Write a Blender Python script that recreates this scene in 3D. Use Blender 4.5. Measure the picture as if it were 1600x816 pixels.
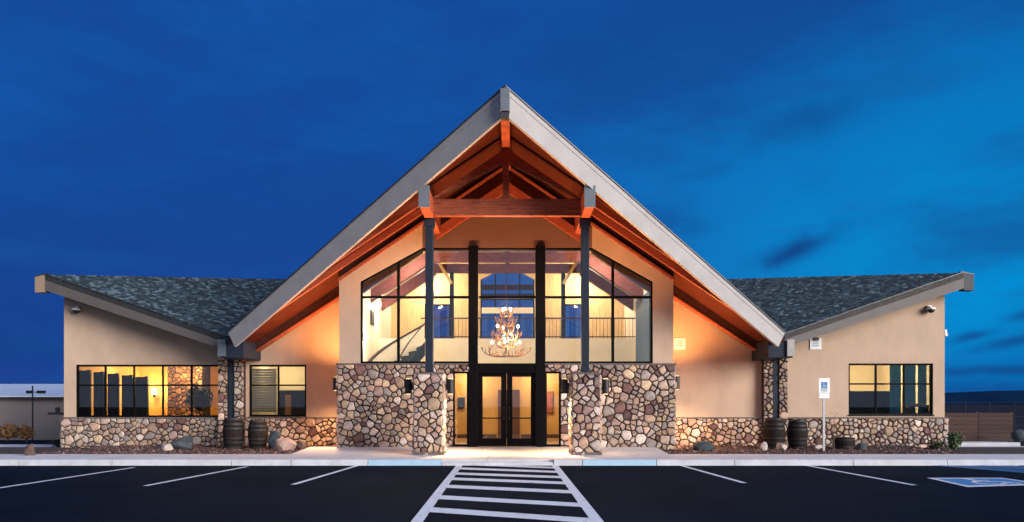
import bpy, bmesh, math, random
import mathutils.noise as mnoise
from mathutils import Vector, Matrix
R = math.radians
rnd = random.Random(7)
for o in list(bpy.data.objects): bpy.data.objects.remove(o)
SC = bpy.context.scene
COL = SC.collection

# ------------------------------------------------------------------ camera
F = 1250.0; HY = 632.0; CZ = 1.3          # focal length in photo pixels, horizon row, eye height
cam_d = bpy.data.cameras.new('camera'); cam = bpy.data.objects.new('camera', cam_d); COL.objects.link(cam)
cam.location = (0, 0, CZ); cam.rotation_euler = (R(90), 0, 0)
cam_d.sensor_width = 36; cam_d.lens = 36 * F / 1600.0
cam_d.shift_y = (HY - 408) / 1600.0
cam_d.clip_end = 20000; cam_d.clip_start = 0.05
SC.camera = cam

# ------------------------------------------------------------------ world: dusk sky, sun (afterglow), exposure
W = bpy.data.worlds.new('World'); SC.world = W; W.use_nodes = True
def build_world():
    nt = W.node_tree; nt.nodes.clear(); N = nt.nodes.new; L = nt.links.new
    def math_(op, a, b=None, c=None):
        n = N('ShaderNodeMath'); n.operation = op
        for i, v in enumerate((a, b, c)):
            if v is None: continue
            if hasattr(v, 'links'): L(v, n.inputs[i])
            else: n.inputs[i].default_value = v
        return n.outputs[0]
    def ss(v, a, b):
        n = N('ShaderNodeMapRange'); n.interpolation_type = 'SMOOTHSTEP'
        L(v, n.inputs[0]); n.inputs[1].default_value = a; n.inputs[2].default_value = b
        return n.outputs[0]
    def mix(f, a, b, mode='MIX'):
        n = N('ShaderNodeMix'); n.data_type = 'RGBA'; n.blend_type = mode
        if hasattr(f, 'links'): L(f, n.inputs[0])
        else: n.inputs[0].default_value = f
        for i, v in ((6, a), (7, b)):
            if hasattr(v, 'links'): L(v, n.inputs[i])
            else: n.inputs[i].default_value = (*v, 1)
        return n.outputs[2]
    tc = N('ShaderNodeTexCoord'); sep = N('ShaderNodeSeparateXYZ'); L(tc.outputs['Generated'], sep.inputs[0])
    x, y, z = sep.outputs
    az = math_('ARCTAN2', x, y); el = math_('ARCSINE', z)
    # deep blue sky, darker to the left, cyan to the right where the sun went down
    left = mix(ss(el, 0.0, 0.30), (0.014, 0.050, 0.27), (0.007, 0.090, 0.395))
    right = mix(ss(el, 0.14, 0.50), (0.001, 0.265, 0.65), (0.004, 0.102, 0.385))
    right = mix(ss(el, 0.10, 0.0), right, (0.003, 0.125, 0.42))
    sky = mix(ss(az, -0.25, 0.62), left, right)
    # soft cloud mottling over the whole dome
    mp = N('ShaderNodeMapping'); mp.inputs['Scale'].default_value = (2.2, 2.2, 5.5); mp.inputs['Location'].default_value = (0.7, 0.2, 0.4)
    L(tc.outputs['Generated'], mp.inputs[0])
    nz = N('ShaderNodeTexNoise'); nz.inputs['Scale'].default_value = 1.0; nz.inputs['Detail'].default_value = 7; nz.inputs['Roughness'].default_value = 0.56
    L(mp.outputs[0], nz.inputs[0])
    m = ss(nz.outputs[0], 0.40, 0.62)
    sky = mix(math_('MULTIPLY', m, 0.62), sky, (0.007, 0.050, 0.255))
    mp2 = N('ShaderNodeMapping'); mp2.inputs['Scale'].default_value = (5.0, 5.0, 17); mp2.inputs['Rotation'].default_value = (0, R(9), 0); L(tc.outputs['Generated'], mp2.inputs[0])
    nz2 = N('ShaderNodeTexNoise'); nz2.inputs['Scale'].default_value = 1.0; nz2.inputs['Detail'].default_value = 8; nz2.inputs['Roughness'].default_value = 0.6; nz2.inputs['Distortion'].default_value = .6; L(mp2.outputs[0], nz2.inputs[0])
    sky = mix(math_('MULTIPLY', ss(nz2.outputs[0], 0.48, 0.80), 0.34), sky, (0.009, 0.060, 0.265))
    sky = mix(math_('MULTIPLY', ss(nz2.outputs[0], 0.48, 0.24), 0.16), sky, (0.012, 0.150, 0.50))
    # small dark cloud banks low in the right of the sky
    nd = N('ShaderNodeTexNoise'); nd.inputs['Scale'].default_value = 24; nd.inputs['Detail'].default_value = 4
    L(tc.outputs['Generated'], nd.inputs[0])
    wob = math_('SUBTRACT', nd.outputs[0], 0.5)
    tot = None
    def pix(px, py): 
        a = math.atan2((px - 800) / F, 1.0); e = math.atan2((HY - py) / F, math.hypot(1.0, (px - 800) / F)); return a, e
    for px, py, sx, sy, tilt, k in ((1240, 393, 50, 17, .30, 1.0), (1262, 188, 80, 26, .15, .60), (1110, 268, 46, 12, .2, .32), (1085, 352, 34, 14, .1, .35),
                                    (1515, 527, 26, 7, .2, .8), (1575, 537, 40, 8, .15, .8), (1600, 492, 26, 9, .3, .7), (1570, 580, 140, 8, 0, .85), (1530, 610, 150, 12, 0, .55),
                                    (40, 540, 120, 18, 0, .35), (480, 350, 22, 8, .2, .2), (930, 85, 110, 40, .2, .25), (1850, 560, 160, 10, 0, .7), (-200, 480, 160, 16, 0, .4)):
        a, e = pix(px, py)
        da = math_('SUBTRACT', az, a); de = math_('SUBTRACT', el, e)
        de2 = math_('SUBTRACT', de, math_('MULTIPLY', da, tilt))
        de2 = math_('ADD', de2, math_('MULTIPLY', wob, sy / F * 1.6)); da = math_('ADD', da, math_('MULTIPLY', wob, sx / F * 1.2))
        u = math_('DIVIDE', da, sx / F); v = math_('DIVIDE', de2, sy / F)
        d = math_('ADD', math_('MULTIPLY', u, u), math_('MULTIPLY', v, v))
        g = math_('MULTIPLY', math_('EXPONENT', math_('MULTIPLY', d, -1.1)), k)
        tot = g if tot is None else math_('MAXIMUM', tot, g)
    sky = mix(tot, sky, (0.005, 0.066, 0.26))
    # the open evening sky behind the photographer is paler
    back = ss(y, 0.15, -0.9)
    sky = mix(math_('MULTIPLY', back, 0.85), sky, (0.42, 0.50, 0.66))
    bg = N('ShaderNodeBackground'); L(sky, bg.inputs[0]); bg.inputs[1].default_value = 0.71
    out = N('ShaderNodeOutputWorld'); L(bg.outputs[0], out.inputs[0])
build_world()
sun_d = bpy.data.lights.new('sun', 'SUN'); sun_d.energy = 4.0; sun_d.angle = R(34); sun_d.color = (1.0, 0.91, 0.84)
sun = bpy.data.objects.new('sun', sun_d); COL.objects.link(sun)
SUN_AZ, SUN_EL = R(52), R(13)              # azimuth towards the right of straight behind the camera
sdir = Vector((math.sin(SUN_AZ) * math.cos(SUN_EL), -math.cos(SUN_AZ) * math.cos(SUN_EL), math.sin(SUN_EL)))
sun.rotation_euler = sdir.to_track_quat('Z', 'Y').to_euler(); sun.location = (20, -20, 20)
SC.view_settings.view_transform = 'Standard'; SC.view_settings.look = 'None'
SC.view_settings.exposure = 0.5; SC.view_settings.gamma = 1.0
SC.render.engine = 'CYCLES'
SC.cycles.use_denoising = True
SC.cycles.max_bounces = 7; SC.cycles.diffuse_bounces = 4; SC.cycles.transparent_max_bounces = 16
SC.cycles.sample_clamp_indirect = 6.0; SC.cycles.caustics_reflective = False; SC.cycles.caustics_refractive = False

# ------------------------------------------------------------------ materials
def mat(name, col, rough=0.7, metal=0.0, var=0.0, vscale=6.0, bump=0.0, bscale=40.0, col2=None, stretch=None, spec=0.5, emit=None, estr=0.0, coat=0.0, obj_rand=0.0, det=4, ior=None, ramp=(.3, .7)):
    m = bpy.data.materials.new(name); m.use_nodes = True
    nt = m.node_tree; b = nt.nodes['Principled BSDF']; N = nt.nodes.new; L = nt.links.new
    b.inputs['Base Color'].default_value = (*col, 1); b.inputs['Roughness'].default_value = rough; b.inputs['Metallic'].default_value = metal
    b.inputs['Specular IOR Level'].default_value = spec
    if ior: b.inputs['IOR'].default_value = ior
    if coat: b.inputs['Coat Weight'].default_value = coat
    if emit: b.inputs['Emission Color'].default_value = (*emit, 1); b.inputs['Emission Strength'].default_value = estr
    tc = N('ShaderNodeTexCoord'); src = tc.outputs['Object']
    if stretch:
        mp = N('ShaderNodeMapping'); mp.inputs['Scale'].default_value = stretch; L(src, mp.inputs[0]); src = mp.outputs[0]
    if var or col2:
        n = N('ShaderNodeTexNoise'); n.inputs['Scale'].default_value = vscale; n.inputs['Detail'].default_value = det; n.inputs['Roughness'].default_value = .6; L(src, n.inputs[0])
        r = N('ShaderNodeValToRGB'); L(n.outputs[0], r.inputs[0])
        c2 = col2 or tuple(c * (1 - var) for c in col); c1 = col if col2 else tuple(min(1, c * (1 + var)) for c in col)
        r.color_ramp.elements[0].position = ramp[0]; r.color_ramp.elements[1].position = ramp[1]
        r.color_ramp.elements[0].color = (*c2, 1); r.color_ramp.elements[1].color = (*c1, 1)
        o = r.outputs[0]
        if obj_rand:
            oi = N('ShaderNodeObjectInfo'); mr = N('ShaderNodeMapRange'); L(oi.outputs['Random'], mr.inputs[0])
            mr.inputs[3].default_value = 1 - obj_rand; mr.inputs[4].default_value = 1 + obj_rand
            mx = N('ShaderNodeMix'); mx.data_type = 'RGBA'; mx.blend_type = 'MULTIPLY'; mx.inputs[0].default_value = 1
            L(o, mx.inputs[6]); L(mr.outputs[0], mx.inputs[7]); o = mx.outputs[2]
        L(o, b.inputs['Base Color'])
    if bump:
        n2 = N('ShaderNodeTexNoise'); n2.inputs['Scale'].default_value = bscale; n2.inputs['Detail'].default_value = 5; L(src, n2.inputs[0])
        bp = N('ShaderNodeBump'); bp.inputs['Strength'].default_value = bump; bp.inputs['Distance'].default_value = .02
        L(n2.outputs[0], bp.inputs['Height']); L(bp.outputs[0], b.inputs['Normal'])
    return m
def glass(name, tint=(1, 1, 1), refl=0.10):
    m = bpy.data.materials.new(name); m.use_nodes = True; nt = m.node_tree; nt.nodes.clear(); N = nt.nodes.new; L = nt.links.new
    t = N('ShaderNodeBsdfTransparent'); t.inputs[0].default_value = (*tint, 1)
    g = N('ShaderNodeBsdfGlossy'); g.inputs['Roughness'].default_value = .01; g.inputs[0].default_value = (.9, .95, 1, 1)
    lw = N('ShaderNodeFresnel'); lw.inputs[0].default_value = 1.52
    mu = N('ShaderNodeMath'); mu.operation = 'ADD'; mu.inputs[1].default_value = refl - .04; L(lw.outputs[0], mu.inputs[0])
    mx = N('ShaderNodeMixShader'); L(mu.outputs[0], mx.inputs[0]); L(t.outputs[0], mx.inputs[1]); L(g.outputs[0], mx.inputs[2])
    o = N('ShaderNodeOutputMaterial'); L(mx.outputs[0], o.inputs[0]); return m
M = {}
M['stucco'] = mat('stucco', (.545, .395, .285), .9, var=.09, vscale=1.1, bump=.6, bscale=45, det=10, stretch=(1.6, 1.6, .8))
M['mortar'] = mat('mortar', (.040, .026, .023), .95, var=.3, vscale=9, bump=.5, bscale=50)
SCOL = [(.62, .49, .41), (.40, .35, .34), (.60, .47, .34), (.22, .125, .12), (.68, .60, .56), (.42, .31, .28), (.54, .39, .30), (.50, .44, .40)]
STONES = [mat('fieldstone', c, .85, var=.28, vscale=9, bump=.8, bscale=22, obj_rand=.36) for c in [tuple(k * q for q, k in zip(c_, (.83, .77, .71))) for c_ in SCOL]]
M['cap'] = mat('stone_cap', (.13, .10, .09), .8, var=.3, vscale=10, bump=.4)
M['fascia'] = mat('fascia_paint', (.35, .335, .33), .65, var=.10, vscale=2, bump=.1, bscale=30)
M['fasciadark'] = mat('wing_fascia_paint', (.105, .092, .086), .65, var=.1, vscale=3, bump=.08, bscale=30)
M['fascialit'] = mat('fascia_end_lit', (.36, .25, .17), .6, var=.06)  # tan carries the warm light falling on the left fascia end
M['gablebrown'] = mat('gable_panel_brown', (.15, .075, .055), .9, var=.08, vscale=1.3, bump=.3, bscale=60)  # gable panel in a darker, browner colour than the bay stucco
M['beamshade'] = mat('shaded_beam', (.050, .016, .012), .7, spec=.1, var=.3, vscale=5)  # darker copy of the beam wood, shade of the front faces painted in
M['flash'] = mat('drip_edge', (.05, .05, .052), .45, metal=.3, var=.1)
M['steel'] = mat('post_steel', (.018, .026, .042), .5, spec=.2, var=.15, vscale=4)
M['capmetal'] = mat('beam_cap_metal', (.16, .18, .21), .5, metal=.35, var=.1)
M['wood'] = mat('red_cedar', (.30, .060, .026), .5, var=.35, vscale=5, stretch=(1, 1, 8), bump=.15, bscale=25)
M['beam'] = mat('glulam', (.47, .115, .050), .6, col2=(.17, .036, .019), vscale=3.2, stretch=(.8, .8, 11), bump=.3, bscale=20, det=9, spec=.25)
M['soffit'] = mat('cedar_soffit', (.115, .028, .014), .75, spec=.06, col2=(.040, .010, .007), vscale=3, stretch=(.7, 12, .7), det=8, bump=.12, bscale=20)
M['frame'] = mat('black_frame', (.004, .004, .005), .55, var=.1, spec=.3, ior=1.2)
M['glass'] = glass('window_glass', (.96, .97, .97), .045)
M['doorglass'] = glass('door_glass', (.93, .9, .85), .07)
M['darkglass'] = glass('wing_glass', (.78, .80, .78), .04)
M['shingle'] = mat('shingle', (.034, .052, .068), .85, spec=.2, var=.35, vscale=12, bump=.5, bscale=60)
M['shingle_l'] = mat('shingle_light', (.125, .190, .225), .8, var=.3, vscale=12, bump=.5, bscale=60)
M['shingle_m'] = mat('shingle_mid', (.062, .100, .128), .85, spec=.2, var=.3, vscale=12, bump=.5, bscale=60)
M['conc'] = mat('concrete', (.62, .61, .63), .85, var=.10, vscale=1.6, bump=.15, bscale=60, det=8)
M['kerb'] = mat('kerb_concrete', (.53, .545, .58), .85, var=.18, vscale=2.5, bump=.15, bscale=60, det=8)
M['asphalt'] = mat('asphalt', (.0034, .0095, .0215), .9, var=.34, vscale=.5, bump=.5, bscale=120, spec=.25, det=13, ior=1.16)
M['paint'] = mat('white_road_paint', (.78, .82, .88), .8, col2=(.22, .23, .25), vscale=9, det=12, ramp=(.27, .43), bump=.2, bscale=90)
M['bluepaint'] = mat('blue_road_paint', (.04, .24, .55), .8, col2=(.02, .08, .18), vscale=9, det=12, ramp=(.27, .45))
M['bluefaded'] = mat('faded_blue_paint', (.012, .075, .20), .6, var=.35, vscale=3, det=9)
M['kerbblue'] = mat('pale_blue_kerb_paint', (.36, .54, .68), .7, var=.08, vscale=5)
M['dirt'] = mat('dirt', (.030, .032, .040), .95, spec=.1, ior=1.1, var=.25, vscale=.4, bump=.4, bscale=10)
M['gravelbed'] = mat('lava_gravel', (.065, .038, .035), .95, var=.4, vscale=14, bump=.8, bscale=40)
GR = [mat('lava_rock', c, .95, var=.3, vscale=20, bump=.6) for c in ((.095, .040, .036), (.13, .065, .058), (.06, .04, .04), (.20, .145, .13))]
M['rock'] = mat('boulder_grey', (.060, .072, .085), .9, spec=.2, var=.45, vscale=5, bump=1, bscale=12)
M['rock2'] = mat('boulder_pink', (.40, .27, .23), .9, var=.3, vscale=5, bump=.8, bscale=14)
M['rock3'] = mat('boulder_rust', (.10, .06, .05), .9, var=.5, vscale=5, bump=1, bscale=12)
M['rock4'] = mat('boulder_pale', (.46, .40, .36), .9, var=.25, vscale=7, bump=.8, bscale=14)
M['barrel'] = mat('barrel_oak', (.020, .014, .012), .7, spec=.15, var=.4, vscale=6, stretch=(6, 6, 1), bump=.4, bscale=20)
M['iron'] = mat('barrel_hoop', (.030, .028, .030), .55, spec=.3, var=.3)
M['soil'] = mat('soil', (.04, .03, .022), .95, var=.3)
M['blackmetal'] = mat('black_metal', (.012, .012, .013), .5, var=.1)
M['galv'] = mat('galvanised', (.42, .44, .46), .4, metal=.6, var=.12)
M['white'] = mat('white_enamel', (.80, .80, .80), .4, var=.03)
M['signwhite'] = mat('sign_white', (.80, .82, .83), .35, var=.02)
M['signblue'] = mat('sign_blue', (.02, .16, .42), .35, var=.03)
M['signgreen'] = mat('sign_green', (.03, .28, .20), .35, var=.03)
M['signgrey'] = mat('sign_grey', (.33, .36, .37), .4, var=.05)
M['lens'] = mat('lamp_lens', (.9, .8, .6), .3, emit=(1, .62, .25), estr=10)
M['bulb'] = mat('warm_bulb', (1, .9, .7), .3, emit=(1, .80, .50), estr=16)
M['panel_light'] = mat('ceiling_panel_light', (1, .95, .85), .3, emit=(1, .92, .80), estr=5)
M['cream'] = mat('cream_wall', (.78, .70, .56), .8, var=.05, vscale=1.5)
M['amber'] = mat('amber_wall', (.62, .36, .10), .7, var=.10, vscale=1.2)
M['panelling'] = mat('oak_boards', (.60, .42, .20), .6, var=.2, vscale=3, stretch=(6, 6, .6))
M['intwood'] = mat('interior_beam', (.125, .036, .030), .6, spec=.15, var=.3, vscale=5, stretch=(1, 1, 7))
M['ceil'] = mat('ceiling_boards', (.62, .47, .28), .7, var=.15, vscale=3, stretch=(1, 8, 1))
M['tilefloor'] = mat('interior_floor', (.30, .17, .08), .35, var=.2, vscale=2)
M['darkpanel'] = mat('dark_partition', (.016, .018, .020), .5, var=.2)
M['navypanel'] = mat('navy_panel', (.018, .070, .15), .45, var=.1)
M['rail'] = mat('dark_rail', (.035, .016, .012), .5, spec=.25, var=.2)
M['antler'] = mat('antler', (.24, .105, .045), .6, var=.3, vscale=12)
M['leafdark'] = mat('tree_needles', (.045, .050, .020), .8, var=.4, vscale=8)
M['leaf'] = mat('shrub_leaf', (.06, .11, .035), .7, var=.4, vscale=6)
M['leafgold'] = mat('autumn_leaf', (.34, .17, .06), .8, var=.35, vscale=6)
M['bark'] = mat('bark', (.09, .065, .05), .9, var=.3, vscale=10)
M['redball'] = mat('red_bauble', (.42, .06, .03), .25, var=.1)
M['goldball'] = mat('gold_bauble', (.7, .42, .12), .2, metal=.6)
M['tanwall'] = mat('tan_siding', (.25, .215, .205), .85, var=.08, vscale=.7, bump=.1)
M['paleroof'] = mat('pale_metal_roof', (.74, .82, .88), .4, var=.06)
M['fencewood'] = mat('fence_board', (.050, .024, .019), .85, var=.3, vscale=4, stretch=(.6, 5, 6), bump=.3, obj_rand=.25)
M['hill'] = mat('far_hill', (.006, .024, .060), 1.0, var=.3, vscale=.004, spec=0)
M['doorwood'] = mat('brown_door', (.10, .04, .02), .5, var=.2, stretch=(5, 5, .6))
M['paper'] = mat('notice_red', (.42, .12, .05), .6, var=.35, vscale=9)
M['tealblind'] = mat('teal_blind', (.03, .42, .62), .5, var=.12, vscale=2)
M['sofa'] = mat('dark_sofa', (.010, .014, .018), .8, spec=.2, var=.2)

# ------------------------------------------------------------------ helpers
ORG = {}
class MB:
    """collects shapes (world or local coordinates) that link as ONE mesh object"""
    def __init__(s): s.v = []; s.f = []; s.m = []
    def add(s, vs, fs, mi=0):
        k = len(s.v); s.v += [tuple(v) for v in vs]; s.f += [tuple(i + k for i in f) for f in fs]; s.m += [mi] * len(fs); return s
    def box(s, x0, x1, y0, y1, z0, z1, mi=0):
        return s.add([(x0, y0, z0), (x1, y0, z0), (x1, y1, z0), (x0, y1, z0), (x0, y0, z1), (x1, y0, z1), (x1, y1, z1), (x0, y1, z1)],
                     [(0, 3, 2, 1), (4, 5, 6, 7), (0, 1, 5, 4), (1, 2, 6, 5), (2, 3, 7, 6), (3, 0, 4, 7)], mi)
    def prism(s, poly, d, mi=0):
        """closed polygon of 3D points swept by the vector d"""
        n = len(poly); p = [Vector(q) for q in poly]; q = [a + Vector(d) for a in p]
        nr = Vector((0, 0, 0))
        for i in range(n): nr += (p[i] - p[0]).cross(p[(i + 1) % n] - p[0])
        fs = [tuple(range(n - 1, -1, -1)), tuple(range(n, 2 * n))] + [(i, (i + 1) % n, n + (i + 1) % n, n + i) for i in range(n)]
        if nr.dot(Vector(d)) < 0: fs = [tuple(reversed(f)) for f in fs]
        return s.add(p + q, fs, mi)
    def bar(s, a, b, w, h, up=(0, 0, 1), mi=0):
        a = Vector(a); b = Vector(b); t = (b - a).normalized(); u = Vector(up); side = t.cross(u).normalized() * w / 2; u = side.cross(t).normalized() * h / 2
        return s.prism([a - side - u, a + side - u, a + side + u, a - side + u], b - a, mi)
    def tube(s, pts, r, n=8, mi=0, cap=True):
        pts = [Vector(p) for p in pts]; rs = r if isinstance(r, (list, tuple)) else [r] * len(pts)
        vs = []; fs = []; ref = None
        for i, p in enumerate(pts):
            t = (pts[min(i + 1, len(pts) - 1)] - pts[max(i - 1, 0)]).normalized()
            if ref is None: ref = Vector((0, 0, 1)) if abs(t.z) < .9 else Vector((1, 0, 0))
            a = t.cross(ref).normalized(); b = t.cross(a).normalized(); ref = -t.cross(a).cross(t) if False else ref
            vs += [p + (a * math.cos(2 * math.pi * k / n) + b * math.sin(2 * math.pi * k / n)) * rs[i] for k in range(n)]
        for i in range(len(pts) - 1):
            for k in range(n): fs.append((i * n + k, i * n + (k + 1) % n, (i + 1) * n + (k + 1) % n, (i + 1) * n + k))
        if cap: fs.append(tuple(range(n - 1, -1, -1))); fs.append(tuple(range((len(pts) - 1) * n, len(pts) * n)))
        return s.add(vs, fs, mi)
    def lathe(s, prof, c=(0, 0, 0), n=24, mi=0):
        vs = []; fs = []
        for r, z in prof: vs += [(c[0] + r * math.cos(2 * math.pi * k / n), c[1] + r * math.sin(2 * math.pi * k / n), c[2] + z) for k in range(n)]
        m = len(prof)
        for i in range(m - 1):
            for k in range(n): fs.append((i * n + k, i * n + (k + 1) % n, (i + 1) * n + (k + 1) % n, (i + 1) * n + k))
        fs.append(tuple(range(n - 1, -1, -1))); fs.append(tuple(range((m - 1) * n, m * n)))
        return s.add(vs, fs, mi)
    def ball(s, c, r, n=8, mi=0, sq=(1, 1, 1)):
        vs = []; fs = []; c = Vector(c); m = max(3, n // 2)
        for i in range(m + 1):
            th = math.pi * i / m
            for k in range(n):
                ph = 2 * math.pi * k / n
                vs.append(c + Vector((r * math.sin(th) * math.cos(ph) * sq[0], r * math.sin(th) * math.sin(ph) * sq[1], r * math.cos(th) * sq[2])))
        for i in range(m):
            for k in range(n): fs.append((i * n + k, (i + 1) * n + k, (i + 1) * n + (k + 1) % n, i * n + (k + 1) % n))
        return s.add(vs, fs, mi)
    def build(s, name, mats, parent=None, smooth=False, world=True, loc=None, bevel=0, kind=None):
        if not isinstance(mats, (list, tuple)): mats = [mats]
        mats = [M[m] if isinstance(m, str) else m for m in mats]
        org = ORG.get(parent.name, Vector()) if (parent and world) else Vector()
        off = Vector(loc) if loc is not None else org
        me = bpy.data.meshes.new(name); me.from_pydata([tuple(Vector(v) - off) for v in s.v], [], s.f)
        for m in mats: me.materials.append(m)
        me.polygons.foreach_set('material_index', s.m)
        if smooth: me.polygons.foreach_set('use_smooth', [True] * len(s.f))
        me.update()
        o = bpy.data.objects.new(name, me); COL.objects.link(o)
        if parent: o.parent = parent
        if loc is not None: o.location = off - org
        ORG[o.name] = off if (loc is not None) else org
        if bevel:
            b = o.modifiers.new('bevel', 'BEVEL'); b.width = bevel; b.segments = 2; b.limit_method = 'ANGLE'
        if kind: o['kind'] = kind
        return o
def tag(o, label, cat, group=None):
    o['label'] = label; o['category'] = cat
    if group: o['group'] = group
    return o
def thing(name, loc, label, cat, group=None, rz=0):
    o = bpy.data.objects.new(name, None); COL.objects.link(o); o.location = loc; o.rotation_euler = (0, 0, rz); o.empty_display_size = .2
    ORG[o.name] = Vector(loc); return tag(o, label, cat, group)
def copy_tree(o, parent=None):
    kids = list(o.children); c = o.copy(); COL.objects.link(c); c.parent = parent
    for k in kids: copy_tree(k, c)
    return c
def P(px, py, Y): return Vector(((px - 800) * Y / F, Y, CZ + (HY - py) * Y / F))
def X(px, Y): return (px - 800) * Y / F
def Z(py, Y): return CZ + (HY - py) * Y / F
def lamp(name, kind, loc, energy, col, parent=None, **kw):
    d = bpy.data.lights.new(name, kind); d.energy = energy; d.color = col
    for k, v in kw.items(): setattr(d, k, v)
    o = bpy.data.objects.new(name, d); COL.objects.link(o); o.location = loc
    if parent: o.parent = parent
    return o
def struct(o, label=None):
    o['kind'] = 'structure'
    if label: o['label'] = label
    return o

# ------------------------------------------------------------------ ground
KY = 20.2; ZA = -.245; ZW = -.10       # kerb line, asphalt level, walk level
g = MB(); g.add([(-4000, -400, -.30), (4000, -400, -.30), (4000, 7000, -.30), (-4000, 7000, -.30)], [(0, 1, 2, 3)]); struct(g.build('ground', 'dirt'))
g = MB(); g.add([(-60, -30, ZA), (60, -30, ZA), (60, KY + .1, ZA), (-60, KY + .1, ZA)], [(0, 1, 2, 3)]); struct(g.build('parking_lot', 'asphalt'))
# kerb in cast lengths with open joints
cuts = [-40, -30, -22, X(30, KY), X(175, KY), X(362, KY), X(455, KY), X(575, KY), X(690, KY), X(865, KY), X(910, KY), X(1026, KY), X(1148, KY), X(1333, KY), X(1480, KY), 16, 24, 40]
for i, (a, b) in enumerate(zip(cuts[:-1], cuts[1:])):
    k = MB(); blue = i in (7, 10)
    ramp = i == 8
    zt = ZW + .004
    if ramp: zt = ZW - .055
    y0 = KY - .02
    k.prism([(a + .008, y0 - .03, ZA - .1), (a + .008, y0 + .02, zt - .03), (a + .008, y0 + .05, zt), (a + .008, y0 + .17, zt), (a + .008, y0 + .17, ZA - .1)], (b - a - .016, 0, 0), 0)
    struct(k.build('kerb', 'kerbblue' if blue else 'kerb'))
# sidewalk slabs along the kerb and the entrance apron
xs = [X(-400, 21)] + [X(p, 21) for p in (-200, 0, 95, 190, 285, 380, 455)]
sw = MB()
def slab(x0, x1, y0, y1, z0, z1):
    o = MB(); o.prism([(x0, y0, z0 - .25), (x1, y0, z0 - .25), (x1, y0, z0), (x0, y0, z0)], (0, 0.0001, 0)) if False else None
    o = MB(); o.add([(x0, y0, z0 - .3), (x1, y0, z0 - .3), (x1, y1, z1 - .3), (x0, y1, z1 - .3), (x0, y0, z0), (x1, y0, z0), (x1, y1, z1), (x0, y1, z1)],
                    [(0, 3, 2, 1), (4, 5, 6, 7), (0, 1, 5, 4), (1, 2, 6, 5), (2, 3, 7, 6), (3, 0, 4, 7)])
    return o
walk = struct(MB().add([(-30, KY + .15, ZW - .03), (30, KY + .15, ZW - .03), (30, 26.8, ZW - .03), (-30, 26.8, ZW - .03)], [(0, 1, 2, 3)]).build('walk_bed', 'mortar'))
xs = [-26, -23, -20] + [X(30, 21) + i * 2.05 for i in range(16)] + [22, 25]
for a, b in zip(xs[:-1], xs[1:]):
    cx = (a + b) / 2
    y1 = 22.45
    slab(a + .006, b - .006, KY + .16, y1, ZW, ZW + .006).build('paving_slab', 'conc', walk)
AX0, AX1 = X(455, 22.5), X(1045, 22.5)
nx = 6
for i in range(nx):
    a = AX0 + (AX1 - AX0) * i / nx; b = AX0 + (AX1 - AX0) * (i + 1) / nx
    slab(a + .006, b - .006, 22.462, 23.5, ZW + .006, ZW + .05).build('paving_slab', 'conc', walk)
    slab(a + .006, b - .006, 23.512, 24.62, ZW + .05, ZW + .095).build('paving_slab', 'conc', walk)
# gravel beds
def bed(x0, x1, y0, y1, name):
    n = 14; mb = MB(); vs = []; fs = []
    for j in range(7):
        for i in range(n + 1):
            t = j / 6; vs.append((x0 + (x1 - x0) * i / n, y0 + (y1 - y0) * t, ZW - .015 + .035 * t + rnd.uniform(0, .03)))
    for j in range(6):
        for i in range(n): q = j * (n + 1) + i; fs.append((q, q + 1, q + n + 2, q + n + 1))
    mb.add(vs, fs); o = struct(mb.build(name, 'gravelbed', smooth=True))
    st = MB()
    for _ in range(int((x1 - x0) * 170)):
        t = rnd.random() ** 1.6
        cx = rnd.uniform(x0 + .05, x1 - .05); cy = y0 + .06 + (y1 - y0 - .1) * t; r = rnd.uniform(.025, .062)
        vs = [Vector((rnd.uniform(-1, 1), rnd.uniform(-1, 1), rnd.uniform(-.6, .9))).normalized() * r * rnd.uniform(.7, 1.2) for _ in range(0)]
        base = [(1, 0, 0), (0, 1, 0), (-1, 0, 0), (0, -1, 0), (0, 0, .8), (0, 0, -.6)]
        vs = [Vector(b) * r * rnd.uniform(.65, 1.25) + Vector((rnd.uniform(-.3, .3), rnd.uniform(-.3, .3), 0)) * r for b in base]
        a = rnd.uniform(0, 6.28); vs = [Vector((v.x * math.cos(a) - v.y * math.sin(a), v.x * math.sin(a) + v.y * math.cos(a), v.z)) + Vector((cx, cy, ZW + .012 + .035 * t)) for v in vs]
        st.add(vs, [(0, 1, 4), (1, 2, 4), (2, 3, 4), (3, 0, 4), (1, 0, 5), (2, 1, 5), (3, 2, 5), (0, 3, 5)], rnd.choice((0, 0, 1, 1, 2, 2, 3)))
    s = st.build('lava_rock', GR, kind='stuff'); s['label'] = 'reddish lava gravel in the bed along the wall'; s.parent = o
    return o
bed(X(40, 22), AX0 - .01, 22.46, 26.65, 'gravel_bed')
bed(AX1 + .01, X(1540, 22), 22.46, 26.65, 'gravel_bed')
bed(AX0 - .008, X(528, 24.6), 24.64, 26.65, 'gravel_bed'); bed(X(1054, 24.6), AX1 + .008, 24.64, 26.65, 'gravel_bed') if AX1 > X(1054, 24.6) else None

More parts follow.
